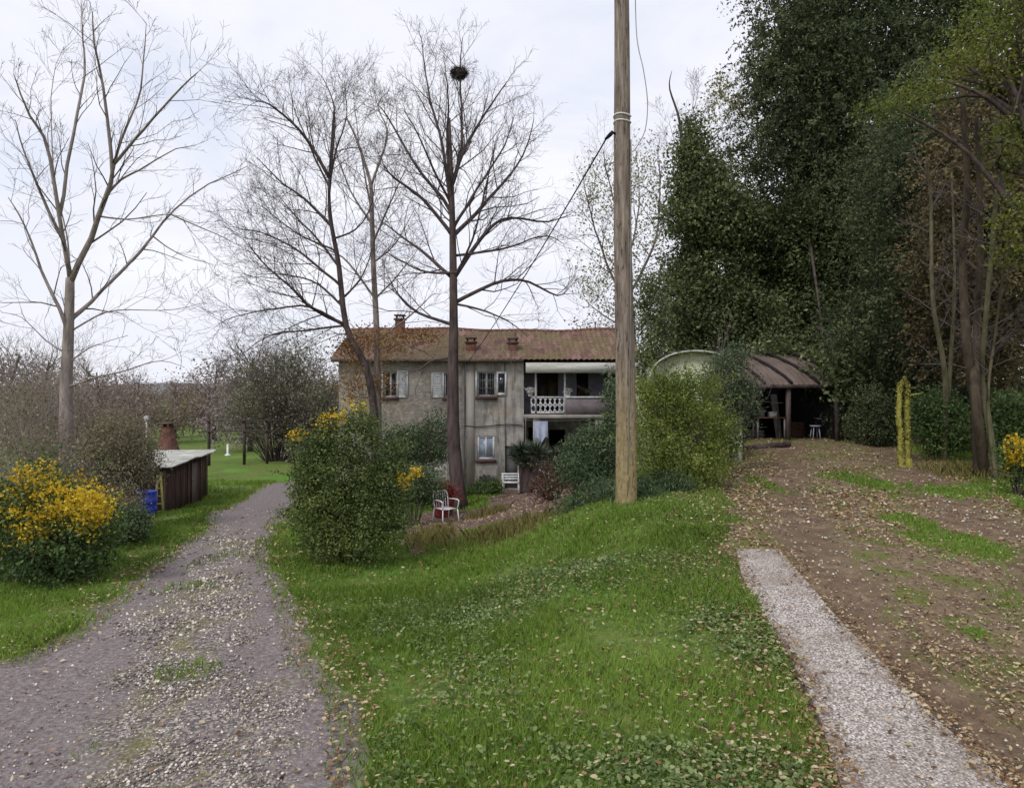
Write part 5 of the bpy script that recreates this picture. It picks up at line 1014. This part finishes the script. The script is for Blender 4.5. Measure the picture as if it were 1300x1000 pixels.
def litter():
    x,y,r=samp(380000,3,3.1,27,.85,.85); rd,dr,mu,cc,gr=fields(x,y); n=vnoise(x,y,1.2,51); n2=vnoise(x,y,3.1,52)
    p=np.zeros(len(x)); lawn=(rd<0)&(dr<0)
    p=np.where(lawn,.02+.05*np.clip(n,0,2),p)
    p=np.where(lawn&(dr>-.9),.10+.22*np.clip((dr+.9)/.9,0,1)*(1+.5*n2),p)            # lawn edge along the drive
    p=np.where(lawn&(x>.6)&(y<9.5),np.maximum(p,.34*(1+.9*n)*np.clip((x-1.3)/1.6,0,1)),p); p=np.where(lawn&(y<7.5),np.maximum(p,.05*(1+1.*n2)*(1+n)),p)
    p=np.where(dr>0,.34*(1+.6*n)+.15*np.clip(1-dr/.8,0,1),p); p=np.where((dr>0)&(gr>.2),.10,p); p=np.where((dr>0)&(y>8.5)&(x<y*.39),np.maximum(p,.55*(1+.5*n2)),p); p=np.where((cc<=0)&(cc>-.35)&(y>8.3),.5,p)
    p=np.where(rd>0,.012+.26*np.clip(1-rd/.4,0,1)*(x<-1)*(1+.4*n2),p); p=np.where((rd<=0)&(rd>-.35)&(x<-1),.22,p)
    p=np.where(mu>0,.22,p); p=np.where((dr>0)&(tracks(x,y)>0),p*.35,p); p=np.where(cc>0,.03+.5*np.clip(1-cc/.16,0,1)*(1+.6*n2),p); p=np.where((cc<=0)&(cc>-.15),.5,p)
    k=r.rand(len(x))<p; x,y=x[k],y[k]; z=TZ(x,y)+.02*vnoise(x,y,1.7,10)+.012+.02*r.rand(k.sum())+np.where((rd[k]<0)&(dr[k]<0)&(mu[k]<0),.03*r.rand(k.sum())+.012,0)+np.where(cc[k]>0,.012,0)
    N=len(x); sz=(.009+.018*r.rand(N)**1.4)*np.clip(y/8,1,1.7); m=MB(); cards6(m,np.stack([x,y,z],1),sz,r,r.rand(N),.28,.6)
    tag(m.build('fallen_leaves',leafmat('dead_leaves',[(84,64,52),(112,84,66),(138,108,84),(146,118,84),(170,148,118),(200,184,156),(164,150,106)],.15,.7,.15)),'scattered brown and tan fallen leaves on the driveway and lawn','fallen leaves',kind='stuff')
litter()
def gravel():
    x,y,r=samp(190000,4,3.1,20,.85,.85); rd,dr,mu,cc,gr=fields(x,y); n=vnoise(x,y,1.3,61); n2=vnoise(x*1.,y*.25,2.4,62)
    t=np.clip(stony(x,y,rd)*2.4+.4,0,1); p=np.where(rd>.05,.07+.75*t,0); p=np.where((dr>.05)&(gr<0),.06,p); p=np.where(cc>-.02,0,p); k=r.rand(len(x))<p; x,y=x[k],y[k]
    N=len(x); sz=(.006+.015*r.rand(N)**2.)*np.clip(y/6,.9,1.8); z=TZ(x,y)+.02*vnoise(x,y,1.7,10)+sz*.2
    o=np.array([(1,0,0),(0,1,0),(-1,0,0),(0,-1,0),(.1,.1,.7),(0,0,-.6)]); V=o[None]*(sz[:,None,None])*(.65+.7*r.rand(N,6,1)); a=r.rand(N)*6.28; ca,sa=np.cos(a)[:,None],np.sin(a)[:,None]
    vx=V[...,0]*ca-V[...,1]*sa*.7; vy=V[...,0]*sa+V[...,1]*ca*.7; V=np.stack([vx+x[:,None],vy+y[:,None],V[...,2]+z[:,None]],-1).reshape(-1,3)
    fo=np.array([(0,1,4),(1,2,4),(2,3,4),(3,0,4),(1,0,5),(2,1,5),(3,2,5),(0,3,5)]); f=(np.arange(N)[:,None,None]*6+fo[None]).reshape(-1,3)
    m=MB(); m.add(V,f,np.repeat(r.rand(N),6)); t=NT('pebbles'); c=t.ramp(t.attr('v'),[(0,lin(92,84,84)),(.4,lin(136,127,125)),(.75,lin(180,170,158)),(1,lin(226,218,204))])
    tag(m.build('gravel',t.finish(c,.85,.2)),'loose grey and tan gravel stones on the road','gravel',kind='stuff')
gravel()
# rough growth in the yard and at the foot of the woodland
def tall():
    r=np.random.RandomState(9); L=[]
    for (u,v,y,ru,rv,n) in ((545,690,15,30,10,500),(640,690,13.5,60,6,700),(1235,600,16,40,8,600),(620,655,20,30,5,160)):
        t=r.normal(size=(n,2))*.5; x=X(u+ru*t[:,0],y); yy=y+t[:,1]*rv/6; L.append(np.stack([x,yy],1))
    q=np.concatenate(L); q=np.repeat(q,3,0)+r.normal(size=(len(q)*3,2))*.05; z=TZ(q[:,0],q[:,1]); m=MB(); blades(m,np.stack([q[:,0],q[:,1],z-.01],1),.12+.22*r.rand(len(q)),.008+.008*r.rand(len(q))*np.clip(q[:,1]/14,1,3),r,r.rand(len(q)))
    tag(m.build('rough_grass',leafmat('dry_grass',[(96,84,54),(118,112,62),(132,132,74),(160,144,100)],.35)),'taller dry rough grass at the edge of the yard','grass',kind='stuff')
tall()
# ------------------------------------------------------------------ light, sky, camera
SUN_EL,SUN_AZ=R(48),R(215)      # azimuth clockwise from +Y
w=bpy.data.worlds.new('World'); bpy.context.scene.world=w; w.use_nodes=True; nt=w.node_tree; nt.nodes.clear()
out=nt.nodes.new('ShaderNodeOutputWorld'); bg=nt.nodes.new('ShaderNodeBackground'); sky=nt.nodes.new('ShaderNodeTexSky'); sky.sky_type='NISHITA'; sky.sun_disc=False; sky.sun_elevation=SUN_EL; sky.sun_rotation=SUN_AZ
tc=nt.nodes.new('ShaderNodeTexCoord'); mp=nt.nodes.new('ShaderNodeMapping'); mp.inputs['Scale'].default_value=(1.,1.,2.6); nz=nt.nodes.new('ShaderNodeTexNoise'); nz.inputs['Scale'].default_value=2.1; nz.inputs['Detail'].default_value=7; nz.inputs['Roughness'].default_value=.58; nz.inputs['Distortion'].default_value=.5
cr=nt.nodes.new('ShaderNodeValToRGB'); e=cr.color_ramp.elements; e[0].position=.3; e[0].color=(6.5,6.75,7.7,1); e[1].position=.68; e[1].color=(8.3,8.35,8.9,1)
cr2=nt.nodes.new('ShaderNodeValToRGB'); e=cr2.color_ramp.elements; e[0].position=.28; e[0].color=(.72,)*3+(1,); e[1].position=.48; e[1].color=(1,1,1,1)
mx=nt.nodes.new('ShaderNodeMix'); mx.data_type='RGBA'
sb=nt.nodes.new('ShaderNodeMix'); sb.data_type='RGBA'; sb.blend_type='MULTIPLY'; sb.inputs[0].default_value=1; sb.inputs[7].default_value=(2.6,2.3,2.1,1)
lk=nt.links.new; lk(tc.outputs['Generated'],mp.inputs[0]); lk(mp.outputs[0],nz.inputs['Vector']); lk(nz.outputs['Fac'],cr.inputs[0]); lk(nz.outputs['Fac'],cr2.inputs[0]); lk(sky.outputs[0],sb.inputs[6]); lk(cr2.outputs[0],mx.inputs[0]); lk(sb.outputs[2],mx.inputs[6]); lk(cr.outputs[0],mx.inputs[7]); lk(mx.outputs[2],bg.inputs[0]); bg.inputs[1].default_value=.098; lk(bg.outputs[0],out.inputs[0])
sl=bpy.data.lights.new('sun','SUN'); sl.energy=1.5; sl.angle=R(14); sl.color=(1,.97,.92); so=bpy.data.objects.new('sun',sl); col.objects.link(so)
dv=Vector((math.sin(SUN_AZ)*math.cos(SUN_EL),math.cos(SUN_AZ)*math.cos(SUN_EL),math.sin(SUN_EL))); so.rotation_euler=dv.to_track_quat('Z','Y').to_euler()
cam=bpy.data.cameras.new('camera'); cam.sensor_width=36; cam.lens=36*F/1300; cam.clip_end=4000; cam.clip_start=.05; co=bpy.data.objects.new('camera',cam); co.location=(0,0,CH); co.rotation_euler=(R(90),0,0); col.objects.link(co)
sc=bpy.context.scene; sc.camera=co; sc.view_settings.view_transform='Standard'; sc.view_settings.look='None'; sc.view_settings.exposure=.32; sc.view_settings.gamma=1
sc.cycles.max_bounces=6; sc.cycles.diffuse_bounces=3; sc.cycles.glossy_bounces=2; sc.cycles.transmission_bounces=3; sc.cycles.transparent_max_bounces=4; sc.cycles.use_denoising=True
